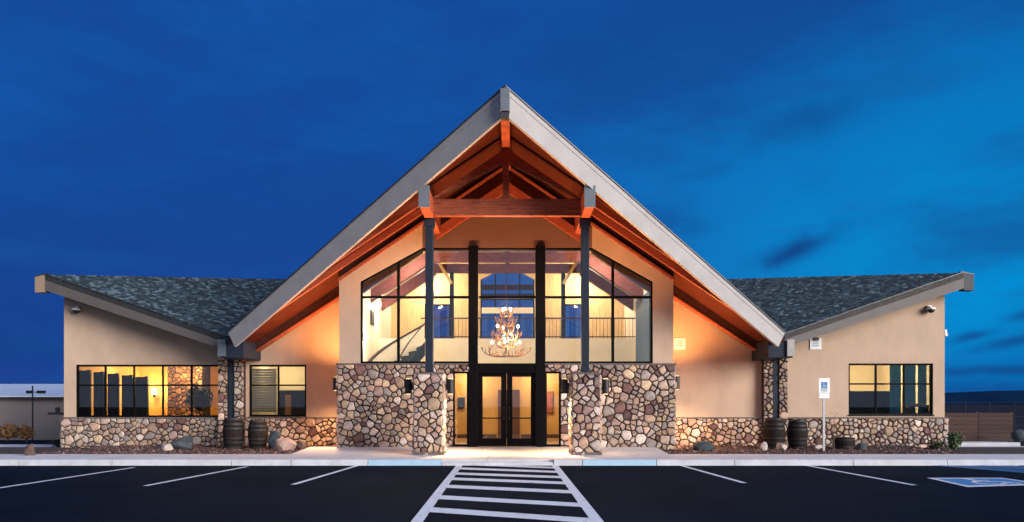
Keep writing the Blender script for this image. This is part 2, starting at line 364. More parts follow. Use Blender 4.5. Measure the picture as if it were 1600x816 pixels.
# painted lines
def G(px, py, z=ZA): Y = (CZ - z) * F / (py - HY); return Vector(((px - 800) * Y / F, Y, z))
def stripe(pts, name='parking_line', m='paint', dz=.004):
    mb = MB(); v = [Vector((p.x, p.y, ZA + dz)) for p in pts]; mb.add(v, [tuple(range(len(v)))])
    o = mb.build(name, m); 
    n = o.data.polygons[0].normal
    if n.z < 0: o.data.flip_normals()
    return struct(o)
def line(a, b, w=.11, **k):
    A = G(*a); B = G(*b); t = (B - A).normalized(); s_ = Vector((-t.y, t.x, 0)) * w / 2
    return stripe([A - s_, B - s_, B + s_, A + s_], **k)
line((209, 730.8), (-75, 774)); line((386, 729.4), (227, 759.5)); line((558, 728), (458, 757.5))
line((1062, 727), (1163, 755)); line((1257, 727), (1429, 758.5))
line((-150, 735), (-330, 759))
# crosswalk: two edge lines and slanting bars
ce = [((719, 726), (689, 765), (632, 842)), ((866, 726), (893, 762), (954, 842))]
for e in ce:
    line(e[0], e[1], .16, name='crosswalk_edge'); line(e[1], e[2], .16, name='crosswalk_edge', dz=.0045)
def xl(y): 
    for (a, b) in ((ce[0][0], ce[0][1]), (ce[0][1], ce[0][2])):
        if a[1] - 4 <= y <= b[1] + 40: r = a[0] + (b[0] - a[0]) * (y - a[1]) / (b[1] - a[1])
        if y <= b[1]: break
    return r
def xr(y):
    for (a, b) in ((ce[1][0], ce[1][1]), (ce[1][1], ce[1][2])):
        r = a[0] + (b[0] - a[0]) * (y - a[1]) / (b[1] - a[1])
        if y <= b[1]: break
    return r
for yl, yr, th in ((726.0, 731.5, 2.6), (732.5, 738.0, 3.2), (740.5, 746.3, 3.6), (748.7, 755.5, 4.1), (760.5, 769.5, 5.0), (777.5, 790, 6.2), (797, 815, 8), (824, 848, 11)):
    a, b, c, d = G(xl(yl) + 4, yl - th / 2), G(xr(yr) - 4, yr - th / 2), G(xr(yr) - 3, yr + th / 2), G(xl(yl) + 4, yl + th / 2)
    stripe([a, b, c, d], name='crosswalk_bar', dz=.008)
# accessible bay emblem: white-bordered blue field with wheelchair
E0, E1, E2, E3 = G(1448, 747.0), G(1565, 747.0), G(1640, 757.5), G(1512, 761.5)
def lerp4(u, v, dz):
    p = E0.lerp(E1, u).lerp(E3.lerp(E2, u), v); return Vector((p.x, p.y, ZA + dz))
emb = thing('painted_emblem', (E0.x, E0.y, ZA), 'blue wheelchair emblem with white border painted on the asphalt', 'road marking')
mb = MB(); mb.add([lerp4(0, 0, .004), lerp4(0, 1, .004), lerp4(1, 1, .004), lerp4(1, 0, .004)], [(0, 1, 2, 3)]); mb.build('border', 'paint', emb)
mb = MB(); mb.add([lerp4(.07, .12, .008), lerp4(.07, .88, .008), lerp4(.93, .88, .008), lerp4(.93, .12, .008)], [(0, 1, 2, 3)]); mb.build('field', 'bluepaint', emb)
mb = MB()
def seg(pts, w):
    for (a, b) in zip(pts[:-1], pts[1:]):
        a = Vector((*a, 0)); b = Vector((*b, 0)); t = (b - a).normalized(); s_ = Vector((-t.y, t.x, 0)) * w
        q = [lerp4(p.x, p.y, .012) for p in (a - s_, b - s_, b + s_, a + s_)]; mb.add(q, [(0, 1, 2, 3)])
# drawn in a square u (across) v (down)
seg([(.42, .22), (.44, .55), (.64, .57), (.70, .80), (.78, .77)], .035); seg([(.43, .38), (.60, .40)], .03)
seg([(.40, .45), (.30, .58), (.29, .72), (.37, .83), (.50, .85), (.60, .76)], .03)
mb.add([lerp4(.42 + .055 * math.cos(k * .785), .15 + .06 * math.sin(k * .785), .012) for k in range(8)], [tuple(range(8))])
o = mb.build('wheelchair_symbol', 'paint', emb)
# blue hatching of the access aisle
for y0, y1, t in ((725.2, 727.2, 3.2),):
    pass
stripe([G(1452, 727.4), G(1575, 727.2), G(1760, 739), G(1760, 752)], name='access_aisle', m='bluefaded')
for a, b in (((1468, 727.6), (1760, 752.5)), ((1528, 727.4), (1760, 741)), ((1590, 727.4), (1700, 733))):
    line(a, b, .12, name='access_aisle_line', m='bluepaint', dz=.008)

# ------------------------------------------------------------------ the lodge
YB, YW = 24.6, 26.6
XC = -.17
GZ0, GS = 9.125, .676
YR, YE = 19.8, 24.2
XEL, XER = X(357, YE), X(1226, YE)
def gz(x, off=0.0): return GZ0 - GS * abs(x - XC) - off
lodge = thing('lodge_building', (XC, 26, 0), 'stucco and fieldstone lodge with a steep glazed central gable and two low wings', 'building')
def part(mb, name, m, parent=None, **k): return mb.build(name, m, parent or lodge, **k)
ZB0 = Z(568, YB)                      # top of bay stone
SOF = .30
def wallpoly(mb, pts, y0, y1): mb.prism([(x, y0, z) for x, z in pts], (0, y1 - y0, 0))
# bay wall (stucco above the stone)
bx0, bx1 = X(530, YB), X(1052, YB)
o_ = [(X(a, YB), Z(b, YB)) for a, b in ((563, 568), (563, 440), (660, 387), (925, 387), (1020, 440), (1020, 568))]
bw = MB()
wallpoly(bw, [(bx0, ZB0), o_[0], o_[1], (bx0, o_[1][1])], YB, YB + .2)
wallpoly(bw, [(bx0, o_[1][1]), o_[1], o_[2], (o_[2][0], gz(o_[2][0], SOF)), (bx0, gz(bx0, SOF))], YB, YB + .2)
gw = MB(); wallpoly(gw, [o_[2], o_[3], (o_[3][0], gz(o_[3][0], SOF)), (XC, gz(XC, SOF)), (o_[2][0], gz(o_[2][0], SOF))], YB, YB + .2); part(gw, 'gable_wall', 'gablebrown')
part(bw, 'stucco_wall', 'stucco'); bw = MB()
wallpoly(bw, [o_[3], o_[4], (bx1, o_[4][1]), (bx1, gz(bx1, SOF)), (o_[3][0], gz(o_[3][0], SOF))], YB, YB + .2)
wallpoly(bw, [o_[5], (bx1, ZB0), (bx1, o_[4][1]), o_[4]], YB, YB + .2)
part(bw, 'stucco_wall', 'stucco')
# bay returns (side walls back to the wings)
sw_ = MB(); sw_.box(bx0, bx0 + .2, YB + .2, YW + .3, ZB0, gz(bx0, SOF + .01)); part(sw_, 'return_wall', 'stucco'); sw_ = MB(); sw_.box(bx1 - .2, bx1, YB + .2, YW + .3, ZB0, gz(bx1, SOF + .01)); part(sw_, 'return_wall', 'stucco')

# --- fieldstone
NST = [0]
def voronoi_field(w, h, s, seed):
    r = random.Random(seed); pts = []; tries = 0
    while tries < 4000:
        tries += 1
        big = r.random()
        d = s * (.55 if big < .42 else .85 if big < .75 else 1.25)
        p = (r.uniform(-.02, w + .02), r.uniform(-.02, h + .02), d)
        if all((p[0] - q[0]) ** 2 + ((p[1] - q[1]) * 1.15) ** 2 > ((d + q[2]) / 2) ** 2 for q in pts): pts.append(p); tries = max(0, tries - 60)
        if len(pts) > 900: break
    cells = []
    ox, oy = r.uniform(0, 90), r.uniform(0, 90)
    def warp(x, y):
        e = min(1.0, max(0.0, min(x, w - x, y, h - y)) / .06)
        v = mnoise.noise_vector(Vector((ox + x * 4.2, oy + y * 4.2, 3.3))) * .045 * e
        v2 = mnoise.noise_vector(Vector((ox + x * 13, oy + y * 13, 8.1))) * .014 * e
        return x + v.x + v2.x, y + v.y + v2.y
    for p in pts:
        poly = [(0, 0), (w, 0), (w, h), (0, h)]
        gap = r.uniform(.010, .022); near = sorted(pts, key=lambda q: (q[0] - p[0]) ** 2 + (q[1] - p[1]) ** 2)[1:20]
        for q in near:
            dx, dy = q[0] - p[0], q[1] - p[1]; L_ = math.hypot(dx, dy); dx /= L_; dy /= L_
            tq = .5 + .5 * (p[2] - q[2]) / L_ * .45
            c = p[0] * dx + p[1] * dy + L_ * tq - gap
            out = []
            for i in range(len(poly)):
                a, b = poly[i], poly[(i + 1) % len(poly)]
                da, db = a[0] * dx + a[1] * dy - c, b[0] * dx + b[1] * dy - c
                if da <= 0: out.append(a)
                if (da < 0) != (db < 0) and abs(da - db) > 1e-9: t = da / (da - db); out.append((a[0] + (b[0] - a[0]) * t, a[1] + (b[1] - a[1]) * t))
            poly = out
            if len(poly) < 3: break
        if len(poly) < 3: continue
        A = abs(sum(poly[i][0] * poly[(i + 1) % len(poly)][1] - poly[(i + 1) % len(poly)][0] * poly[i][1] for i in range(len(poly)))) / 2
        if A < .0035: continue
        # rounded, slightly irregular corners
        q2 = []
        n = len(poly)
        for i in range(n):
            a, b = poly[i], poly[(i + 1) % n]; L_ = math.hypot(b[0] - a[0], b[1] - a[1])
            if L_ < .02: q2.append(((a[0] + b[0]) / 2, (a[1] + b[1]) / 2)); continue
            t = r.uniform(.06, .17)
            q2.append((a[0] + (b[0] - a[0]) * t, a[1] + (b[1] - a[1]) * t)); q2.append((b[0] + (a[0] - b[0]) * t, b[1] + (a[1] - b[1]) * t))
        q2 = [warp(*p_) for p_ in q2]
        cells.append((q2, A, r.uniform(.028, .07), r.choice((0, 0, 0, 1, 1, 2, 2, 3, 4, 4, 5, 5, 6, 6, 7)), r.random()))
    return cells
ALLST = []      # (area, mesh data, parent)
def stone_face(O, U, V, Nn, w, h, parent, s=.30, seed=1, pri=1.0):
    O, U, V, Nn = Vector(O), Vector(U), Vector(V), Vector(Nn)
    for poly, A, hgt, mi, rr in voronoi_field(w, h, s, seed):
        cx = sum(p[0] for p in poly) / len(poly); cy = sum(p[1] for p in poly) / len(poly)
        n = len(poly); vs = []; r = random.Random(int(rr * 1e9))
        tx, ty = r.uniform(-.12, .12), r.uniform(-.12, .12)
        for k, (f, d) in enumerate(((1.0, -.02), (1.0, hgt * .45), (.93, hgt * .82), (.70, hgt))):
            for (x, y) in poly:
                xx = cx + (x - cx) * f; yy = cy + (y - cy) * f
                jj = r.uniform(-.006, .006) if k else 0
                vs.append(O + U * xx + V * yy + Nn * (d + (tx * (xx - cx) + ty * (yy - cy) + jj if k else 0)))
        fs = [(k * n + i, k * n + (i + 1) % n, (k + 1) * n + (i + 1) % n, (k + 1) * n + i) for k in range(3) for i in range(n)] + [tuple(range(3 * n, 4 * n))]
        if U.cross(V).dot(Nn) < 0: fs = [tuple(reversed(f)) for f in fs]
        ALLST.append((A * pri, vs, fs, mi, O + U * cx + V * cy, parent))
def stone_wall(name, x0, x1, z0, z1, yf, depth, seed, s=.30, extra=(), pri=1.0):
    mb = MB(); mb.box(x0, x1, yf, yf + depth, z0, z1)
    for b in extra: mb.box(*b)
    o = part(mb, name, 'mortar'); stone_face((x0, yf, z0), (1, 0, 0), (0, 0, 1), (0, -1, 0), x1 - x0, z1 - z0, o, s, seed, pri); return o
YS = YB - .06
GB = -.12
sl0, sl1 = X(708, YB), X(876, YB)      # outer edges of the sidelights
d0, d1 = X(733, YB), X(852, YB)        # outer edges of the tall dark portal
zsl = Z(581, YB)
wl = stone_wall('stone_wall', bx0 - .03, sl0, GB, ZB0 - .05, YS, .26, 11, .245)
stone_face((sl0, YS, zsl), (1, 0, 0), (0, 0, 1), (0, -1, 0), d0 - sl0, ZB0 - .05 - zsl, wl, .2, 12)
m_ = MB(); m_.box(sl0, d0, YS, YB + .2, zsl, ZB0 - .05); part(m_, 'stone_lintel', 'mortar')
wr = stone_wall('stone_wall', sl1, bx1 + .03, GB, ZB0 - .05, YS, .26, 21, .245)
stone_face((d1, YS, zsl), (1, 0, 0), (0, 0, 1), (0, -1, 0), sl1 - d1, ZB0 - .05 - zsl, wr, .2, 22)
m_ = MB(); m_.box(d1, sl1, YS, YB + .2, zsl, ZB0 - .05); part(m_, 'stone_lintel', 'mortar')
# side faces of the bay base
m_ = MB(); m_.box(bx0 - .03, bx0 + .2, YS + .26, YW - .02, GB, ZB0 - .05); o = part(m_, 'stone_return', 'mortar'); stone_face((bx0 - .03, YW - .03, GB), (0, -1, 0), (0, 0, 1), (-1, 0, 0), YW - .03 - YS, ZB0 - .05 - GB, o, .32, 31, .3)
m_ = MB(); m_.box(bx1 - .2, bx1 + .03, YS + .26, YW - .02, GB, ZB0 - .05); o = part(m_, 'stone_return', 'mortar'); stone_face((bx1 + .03, YS, GB), (0, 1, 0), (0, 0, 1), (1, 0, 0), YW - .03 - YS, ZB0 - .05 - GB, o, .32, 32, .3)
# dark cap strip on the bay stone
c_ = MB(); c_.box(bx0 - .08, d0 - .02, YS - .05, YB - .002, ZB0 - .05, ZB0); part(c_, 'stone_cap', 'cap'); c_ = MB(); c_.box(d1 + .02, bx1 + .08, YS - .05, YB - .002, ZB0 - .05, ZB0); part(c_, 'stone_cap', 'cap')
# wing wainscots
zw = Z(652, YW) ; WX0, WX1 = X(100, YW), X(1476, YW)
vl0, vl1 = X(345, YW), X(384, YW); vr0, vr1 = X(1190, YW), X(1227, YW)
YWS = YW - .07
for (a, b, sd) in ((WX0 - .05, vl0, 41), (vl1, bx0 - .03, 42), (bx1 + .03, vr0, 43), (vr1, WX1 + .05, 44)):
    stone_wall('stone_wainscot', a, b, -.2, zw - .045, YWS, .3, sd, .235)
    c_ = MB(); c_.box(a - (.03 if sd == 41 else 0), b + (.03 if sd == 44 else 0), YWS - .05, YW + .02, zw - .045, zw); part(c_, 'stone_cap', 'cap')
m_ = MB(); m_.box(WX0 - .05, WX0 + .2, YWS + .3, 30, -.2, zw); m_.box(WX1 - .2, WX1 + .05, YWS + .3, 30, -.2, zw); o = part(m_, 'stone_return', 'mortar')
stone_face((WX0 - .05, 29, -.2), (0, -1, 0), (0, 0, 1), (-1, 0, 0), 29 - YWS, zw + .15, o, .26, 45, .2); stone_face((WX1 + .05, YWS, -.2), (0, 1, 0), (0, 0, 1), (1, 0, 0), 29 - YWS, zw + .15, o, .26, 46, .2)
# valley pilasters: two stone strips with the downspout in the slot
ztp = Z(556, YW)
for (a, b, sd) in ((vl0, vl1, 51), (vr0, vr1, 52)):
    mid = (a + b) / 2; mb = MB(); mb.box(a, b, YW - .05, YW + .2, -.2, ztp); o = part(mb, 'stone_pilaster', 'mortar')
    wS = (b - a) * .36
    mb = MB(); mb.box(a, a + wS, YW - .22, YW - .052, -.2, ztp); mb.box(b - wS, b, YW - .22, YW - .052, -.2, ztp); part(mb, 'pilaster_core', 'mortar')
    stone_face((a, YW - .22, -.2), (1, 0, 0), (0, 0, 1), (0, -1, 0), wS, ztp + .2, o, .22, sd); stone_face((b - wS, YW - .22, -.2), (1, 0, 0), (0, 0, 1), (0, -1, 0), wS, ztp + .2, o, .22, sd + 5)
    mb = MB(); mb.box(mid - .085, mid + .085, YW - .20, YW - .07, -.15, ztp); part(mb, 'downspout', 'steel')
# entrance piers carrying the posts
PYF, PYB = 22.0, 22.84
piers = []
for (a, b, sd) in ((X(645, PYF), X(692.5, PYF), 61), (X(893.5, PYF), X(939, PYF), 65)):
    zt = Z(585, PYF); zb = ZW
    mb = MB(); mb.box(a + .03, b - .03, PYF + .03, PYB - .03, zb, zt); o = part(mb, 'stone_pier', 'mortar')
    stone_face((a + .03, PYF + .03, zb), (1, 0, 0), (0, 0, 1), (0, -1, 0), b - a - .06, zt - zb, o, .28, sd, 1.3)
    stone_face((b - .03, PYF + .03, zb), (0, 1, 0), (0, 0, 1), (1, 0, 0), PYB - PYF - .06, zt - zb, o, .31, sd + 1, .8 if sd == 61 else .3)
    stone_face((a + .03, PYB - .03, zb), (0, -1, 0), (0, 0, 1), (-1, 0, 0), PYB - PYF - .06, zt - zb, o, .31, sd + 2, .3 if sd == 61 else .8)
    mb = MB(); mb.box(a - .03, b + .03, PYF - .03, PYB + .03, zb - .02, zb + .09); part(mb, 'pier_plinth', 'cap')
    mb = MB(); mb.box(a + .0, b - .0, PYF, PYB, zt, zt + .05); part(mb, 'stone_cap', 'cap', bevel=.012)
    piers.append(((a + b) / 2, zt + .05))
# link the stones: the 300 that show largest are objects, the rest one part per wall
ALLST.sort(key=lambda t: -t[0])
rest = {}
for i, (A, vs, fs, mi, c, par) in enumerate(ALLST):
    if i < 298:
        mb = MB(); mb.add(vs, fs); mb.build('stone', STONES[mi], par, loc=c)
    else:
        rest.setdefault(par.name, (par, MB()))[1].add(vs, fs, mi)
for par, mb in rest.values(): mb.build('small_stones', STONES, par, kind='stuff')

# --- gable roof
def ridge_pts(side):
    xe = XEL if side < 0 else XER
    return xe
for side in (-1, 1):
    xe = XEL if side < 0 else XER
    def slabpoly(o0, o1, yadd=0):
        a = [(XC, YR + yadd, GZ0 - o0), (xe, YE + yadd, gz(xe, o0)), (xe, 36, gz(xe, o0)), (XC, 36, GZ0 - o0)]
        return a
    mb = MB(); mb.prism(slabpoly(0, 0, .05), (0, 0, -.14)); rf = part(mb, 'gable_roof', 'shingle')
    mb = MB(); mb.prism(slabpoly(.142, 0, .06), (0, 0, -.10)); sf = part(mb, 'soffit', 'soffit')
    # fascia along the prow edge
    A = Vector((XC, YR, GZ0 + .02)); B = Vector((xe, YE, gz(xe) + .02)); t = (B - A).normalized()
    h = t.cross(Vector((0, 0, 1))).normalized()
    if h.y > 0: h = -h
    fh = .62
    dn = Vector((0, 0, -1)); 
    perp = (dn - t * dn.dot(t)).normalized()
    Ai = A - h * .0
    pl = [A, B, B + perp * fh * .80, A + Vector((0, 0, -fh - .06))]
    mb = MB(); mb.prism(pl, h * -.09); fa = part(mb, 'fascia', 'fascia')
    mb = MB(); mb.prism([A + Vector((0, 0, .005)), B + Vector((0, 0, .005)), B + perp * .11, A + Vector((0, 0, -.13))], h * .012); part(mb, 'fascia_trim', 'fascia')
    mb = MB(); mb.prism([A + Vector((0, 0, .045)), B + Vector((0, 0, .045)), B + Vector((0, 0, .008)), A + Vector((0, 0, .008))], h * .04); part(mb, 'drip_edge', 'flash')
    # frieze boards where soffit meets walls; shaded faces and lit lower edges by colour
    mb = MB()
    xb = bx0 if side < 0 else bx1
    fz = lambda x, d: gz(x, .245 + d)
    mb.prism([(XC, YB - .10, fz(XC, 0)), (xb, YB - .10, fz(xb, 0)), (xb, YB - .10, fz(xb, .24)), (XC, YB - .10, fz(XC, .24))], (0, .098, 0)); part(mb, 'frieze_board', 'beamshade')
    mb = MB(); mb.prism([(XC, YB - .16, fz(XC, .243)), (xb, YB - .16, fz(xb, .243)), (xb, YB - .16, fz(xb, .32)), (XC, YB - .16, fz(XC, .32))], (0, .158, 0)); part(mb, 'frieze_lit_edge', 'beam')  # lighter strip stands for the frieze board's lit underside
    mb = MB(); x2 = xe * .99
    xv = vl1 if side < 0 else vr0
    mb.prism([(xb, YW - .50, fz(xb, 0)), (xv, YW - .50, fz(xv, 0)), (xv, YW - .50, fz(xv, .26)), (xb, YW - .50, fz(xb, .34))], (0, .30, 0)); part(mb, 'eave_beam', 'beamshade')
    mb = MB(); mb.prism([(xb, YW - .52, fz(xb, .343)), (xv, YW - .52, fz(xv, .263)), (xv, YW - .52, fz(xv, .31)), (xb, YW - .52, fz(xb, .40))], (0, .34, 0)); part(mb, 'eave_beam_lit_edge', 'beam')  # lighter strip stands for the eave beam's lit underside
    # outlooker beam along the soffit in front of the bay
    # purlin carried by the post, projecting through the prow
    px_, zt = piers[0 if side < 0 else 1]
    pyc = (PYF + PYB) / 2
    zp0, zp1 = 6.50, 7.02
    pw = .125
    pe = 21.05
    mb = MB(); mb.box(px_ - pw, px_ + pw, pe, YB - .102, zp0, zp1); part(mb, 'purlin', 'beam', bevel=.01)
    mb = MB(); mb.box(px_ - pw - .02, px_ + pw + .02, pe - .05, pe - .002, zp0 - .02, zp1 + .03); part(mb, 'beam_cap', 'capmetal')
    mb = MB(); mb.box(px_ - .11, px_ + .11, pyc - .11, pyc + .11, zt, zp0 - .002); po = part(mb, 'post', 'steel', bevel=.012)
    mb = MB(); mb.box(px_ - .17, px_ + .17, pyc - .17, pyc + .17, zt + .001, zt + .03); mb.build('base_plate', 'steel', po)
    mb = MB(); mb.box(px_ - .15, px_ + .15, pyc - .13, pyc + .13, zp0 - .24, zp0 - .005); mb.build('post_bracket', 'steel', po)
    # outlooker rafters running down the slope beyond the post
    for yo, zz in ((22.95, .25), (23.85, .25)):
        xq = px_ + side * .13; xz = XC + (xe - XC) * (.63 if yo < 23.5 else .84)
        mb = MB(); mb.prism([(xq, yo - .07, gz(xq, zz)), (xz, yo - .07, gz(xz, zz)), (xz, yo - .07, gz(xz, zz + .20)), (xq, yo - .07, gz(xq, zz + .20))], (0, .14, 0)); part(mb, 'outlooker', 'wood')
# ridge beam
mb = MB(); mb.box(XC - .11, XC + .11, YR + .12, YB - .102, 8.46, 8.86); part(mb, 'ridge_beam', 'beam')
mb = MB(); mb.box(XC - .12, XC + .12, YR - .12, YR + .1, Z(176, YR), GZ0 - .04); part(mb, 'beam_cap', 'capmetal', bevel=.01)
mb = MB(); mb.box(XC - .10, XC + .10, YR - .08, YR + .118, Z(186, YR), Z(176, YR) - .002); part(mb, 'beam_shoe', 'flash')
# porch truss
def truss(y, name, m, ztop, xp0, xp1, zt0, zt1, king=True, th=.2):
    mb = MB(); mb.box(xp0, xp1, y - th / 2, y + th / 2, zt0, zt1); root = part(mb, name, m)
    for xe in (xp0, xp1):
        s_ = 1 if xe > XC else -1
        zz = ztop - GS * abs(xe - XC)
        mb = MB(); mb.prism([(XC + s_ * .09, y - th / 2 + .01, ztop - GS * .09), (xe, y - th / 2 + .01, max(zz, zt1 - .02)), (xe, y - th / 2 + .01, max(zz - .34, zt1 - .02) + .001 + .02), (XC + s_ * .09, y - th / 2 + .01, ztop - .36 - GS * .09)], (0, th - .02, 0))
        mb.build('rafter', m, root)
    if king:
        mb = MB(); mb.box(XC - .088, XC + .088, y - th / 2 + .005, y + th / 2 - .005, zt1 + .001, ztop); mb.build('king_post', m, root)
    return root
x0_, x1_ = piers[0][0] + .127, piers[1][0] - .127
truss((PYF + PYB) / 2, 'truss', 'beam', 8.455, x0_, x1_, 6.57, 7.03)
# short struts parallel to the roof inside the truss
# scissor rafters one bay further back, against the gable wall
for s_ in (-1, 1):
    mb = MB(); xe = piers[0 if s_ < 0 else 1][0]
    mb.prism([(XC + s_ * .02, YB - .24, 8.10), (xe, YB - .24, 8.10 - GS * abs(xe - XC)), (xe, YB - .24, 7.78 - GS * abs(xe - XC)), (XC + s_ * .02, YB - .24, 7.78)], (0, .136, 0)); part(mb, 'wall_rafter', 'wood')
mb = MB(); 

# --- wings: walls
def seamz(px, py, Y): return Z(py, Y)
YF_A, YF_V = 25.9, 25.1
def wing(side):
    if side < 0:
        A = P(70, 430, YF_A); V = P(352, 527, YF_V); B = P(445, 437, 30.0)
    else:
        A = P(1506, 427, YF_A); V = P(1226, 523, YF_V); B = P(1130, 437, 30.0)
    nrm = (V - A).cross(B - A)
    def pz(x, y): return A.z - (nrm.x * (x - A.x) + nrm.y * (y - A.y)) / nrm.z
    # ridge A->B extended until it meets the gable roof
    t = 1.0
    while t < 4:
        q = A + (B - A) * t
        if gz(q.x) >= q.z or abs(q.x) < 5.6: break
        t += .01
    B2 = A + (B - A) * t
    return A, V, B2, pz
for side in (-1, 1):
    A, V, B2, pz = wing(side)
    s_ = side
    E = Vector((A.x * .80, 34.5, 3.3)); E2 = Vector((B2.x, 35.9, 3.4))
    # roof deck
    mb = MB(); mb.prism([A, V, B2], (0, 0, -.16)); part(mb, 'wing_roof', 'shingle')
    roof = bpy.data.objects[[o.name for o in lodge.children if o.name.startswith('wing_roof')][-1]]
    mb = MB(); mb.prism([A + Vector((0, .02, 0)), B2 + Vector((0, .02, 0)), E2, E], (0, 0, -.16)); mb.build('rear_slope', 'shingle', roof)
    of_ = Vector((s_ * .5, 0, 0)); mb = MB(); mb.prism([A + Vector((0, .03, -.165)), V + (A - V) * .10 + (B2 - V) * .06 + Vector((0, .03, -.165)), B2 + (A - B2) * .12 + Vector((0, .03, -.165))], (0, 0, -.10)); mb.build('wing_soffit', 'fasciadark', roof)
    # shingles in courses, laid along the front edge direction
    e1 = (V - A).normalized(); nn = (V - A).cross(B2 - A).normalized()
    if nn.z < 0: nn = -nn
    e1 = Vector((1, 0, 0)); e1 = (e1 - nn * e1.dot(nn)).normalized()
    e2 = nn.cross(e1).normalized()
    if e2.y < 0: e2 = -e2
    tri = [(p - A) for p in (A, V, B2)]; T2 = [(p.dot(e1), p.dot(e2)) for p in tri]
    def inside(u, v, m=.0):
        sg = []
        for i in range(3):
            a, b = T2[i], T2[(i + 1) % 3]; sg.append((b[0] - a[0]) * (v - a[1]) - (b[1] - a[1]) * (u - a[0]))
        return all(q >= -1e-6 for q in sg) or all(q <= 1e-6 for q in sg)
    mb = MB(); us = [q[0] for q in T2]; vs_ = [q[1] for q in T2]
    ch, cw = .10, .135
    v = min(vs_); row = 0
    while v < max(vs_):
        u = min(us) - (row % 2) * cw * .5 - rnd.uniform(0, .08)
        while u < max(us):
            w_ = cw * rnd.uniform(.6, 1.3); cu, cv = u + w_ / 2, v + ch / 2
            q = [(u, v), (u + w_ - .008, v), (u + w_ - .008, v + ch + .015), (u, v + ch + .015)]
            for e in range(3):
                if not q: break
                a, b = T2[e], T2[(e + 1) % 3]; o3 = T2[(e + 2) % 3]
                fn = lambda p: ((b[0] - a[0]) * (p[1] - a[1]) - (b[1] - a[1]) * (p[0] - a[0]))
                sgn = 1 if fn(o3) > 0 else -1; out = []
                for m_i in range(len(q)):
                    p1, p2 = q[m_i], q[(m_i + 1) % len(q)]; f1, f2 = fn(p1) * sgn, fn(p2) * sgn
                    if f1 >= 0: out.append(p1)
                    if (f1 >= 0) != (f2 >= 0): tt = f1 / (f1 - f2); out.append((p1[0] + (p2[0] - p1[0]) * tt, p1[1] + (p2[1] - p1[1]) * tt))
                q = out
            if len(q) >= 3:
                k = rnd.random(); mi = 1 if k < (.15 if side < 0 else .07) else (2 if k < .50 else 0)
                h0 = .012 + rnd.uniform(.008, .022); nq = len(q)
                lo = [A + e1 * p[0] + e2 * p[1] + nn * .002 for p in q]
                hi = [A + e1 * p[0] + e2 * p[1] + nn * (.006 + h0 * max(0, 1 - (p[1] - v) / ch)) for p in q]
                f_ = [tuple(range(nq, 2 * nq))] + [(z, (z + 1) % nq, nq + (z + 1) % nq, nq + z) for z in range(nq)]
                mb.add(lo + hi, f_, mi)
            u += w_
        v += ch; row += 1
    o = mb.build('shingle', ['shingle', 'shingle_l', 'shingle_m'], roof, kind='stuff')
    # fascia of the wing
    t = (V - A).normalized(); h = t.cross(Vector((0, 0, 1))).normalized(); h = -h if h.y > 0 else h
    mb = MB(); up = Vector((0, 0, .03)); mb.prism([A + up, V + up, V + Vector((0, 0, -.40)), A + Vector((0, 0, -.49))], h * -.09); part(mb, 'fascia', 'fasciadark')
    mb = MB(); mb.prism([A + Vector((0, 0, .055)), V + Vector((0, 0, .055)), V + Vector((0, 0, .032)), A + Vector((0, 0, .032))], h * .035); part(mb, 'drip_edge', 'flash')
    # outer end: fascia turns the corner
    ex = Vector((s_ * .36, .06, -.05))
    mb = MB(); mb.prism([A + Vector((0, 0, .03)), A + ex + Vector((0, 0, .0)), A + ex + Vector((0, 0, -.50)), A + Vector((0, 0, -.55))], Vector((0, .3, 0))); part(mb, 'fascia_end', 'fascialit' if side < 0 else 'steel')  # left end coloured as warmly lit, right end in the dark steel colour
    mb = MB(); mb.prism([A + Vector((-s_ * .1, -.01, .034)), A + ex + Vector((0, -.02, .004)), A + ex + Vector((0, .12, .004)), A + Vector((-s_ * .1, .15, .034))], Vector((0, 0, .03))); part(mb, 'drip_edge', 'flash')
    # eave soffit seen under the outer end
    # wall with window opening
    if side < 0: wins = ((118, 343, 570, 652),); xa, xb = WX0, vl0
    else: wins = ((1326, 1458, 568, 648.5),); xa, xb = vr1, WX1
    zt = lambda x: pz(x, YW) - .265
    mb = MB()
    for (p0, p1, q0, q1) in wins:
        w0, w1, zt1, zb1 = X(p0, YW), X(p1, YW), Z(q0, YW), Z(q1, YW)
        wallpoly(mb, [(xa, zw), (w0, zw), (w0, zt(w0)), (xa, zt(xa))], YW, YW + .2)
        wallpoly(mb, [(w1, zw), (xb, zw), (xb, zt(xb)), (w1, zt(w1))], YW, YW + .2) if xb - w1 > .01 else None
        wallpoly(mb, [(w0, zt1), (w1, zt1), (w1, zt(w1)), (w0, zt(w0))], YW, YW + .2)
        if zb1 > zw + .01: wallpoly(mb, [(w0, zw), (w1, zw), (w1, zb1), (w0, zb1)], YW, YW + .2)
    part(mb, 'wing_wall', 'stucco')
    # outer side wall
    mb = MB(); xo = xa if side < 0 else xb; xi = xo - s_ * .2
    xs0, xs1 = min(xo, xi), max(xo, xi)
    mb.prism([(xs0, YW + .2, zw), (xs0, 30, zw), (xs0, 30, 3.2), (xs0, YW + .2, zt(xo) - .02)], (xs1 - xs0, 0, 0)); part(mb, 'side_wall', 'stucco')
    # wall above the pilaster
    a, b = (vl0, vl1) if side < 0 else (vr0, vr1)
    mb = MB(); mb.box(a, b, YW + .02, YW + .2, ztp, ztp + .35); part(mb, 'pilaster_head', 'stucco')
    # valley scupper box
    if side < 0: b0, b1, y0, y1 = 344, 381, 533, 559
    else: b0, b1, y0, y1 = 1200, 1239, 533, 559
    Yv = 24.9
    mb = MB(); mb.box(X(b0, Yv), X(b1, Yv), Yv, YW + .0, Z(y1, Yv), Z(y0, Yv) + .02); bx_ = part(mb, 'valley_box', 'steel', bevel=.015)
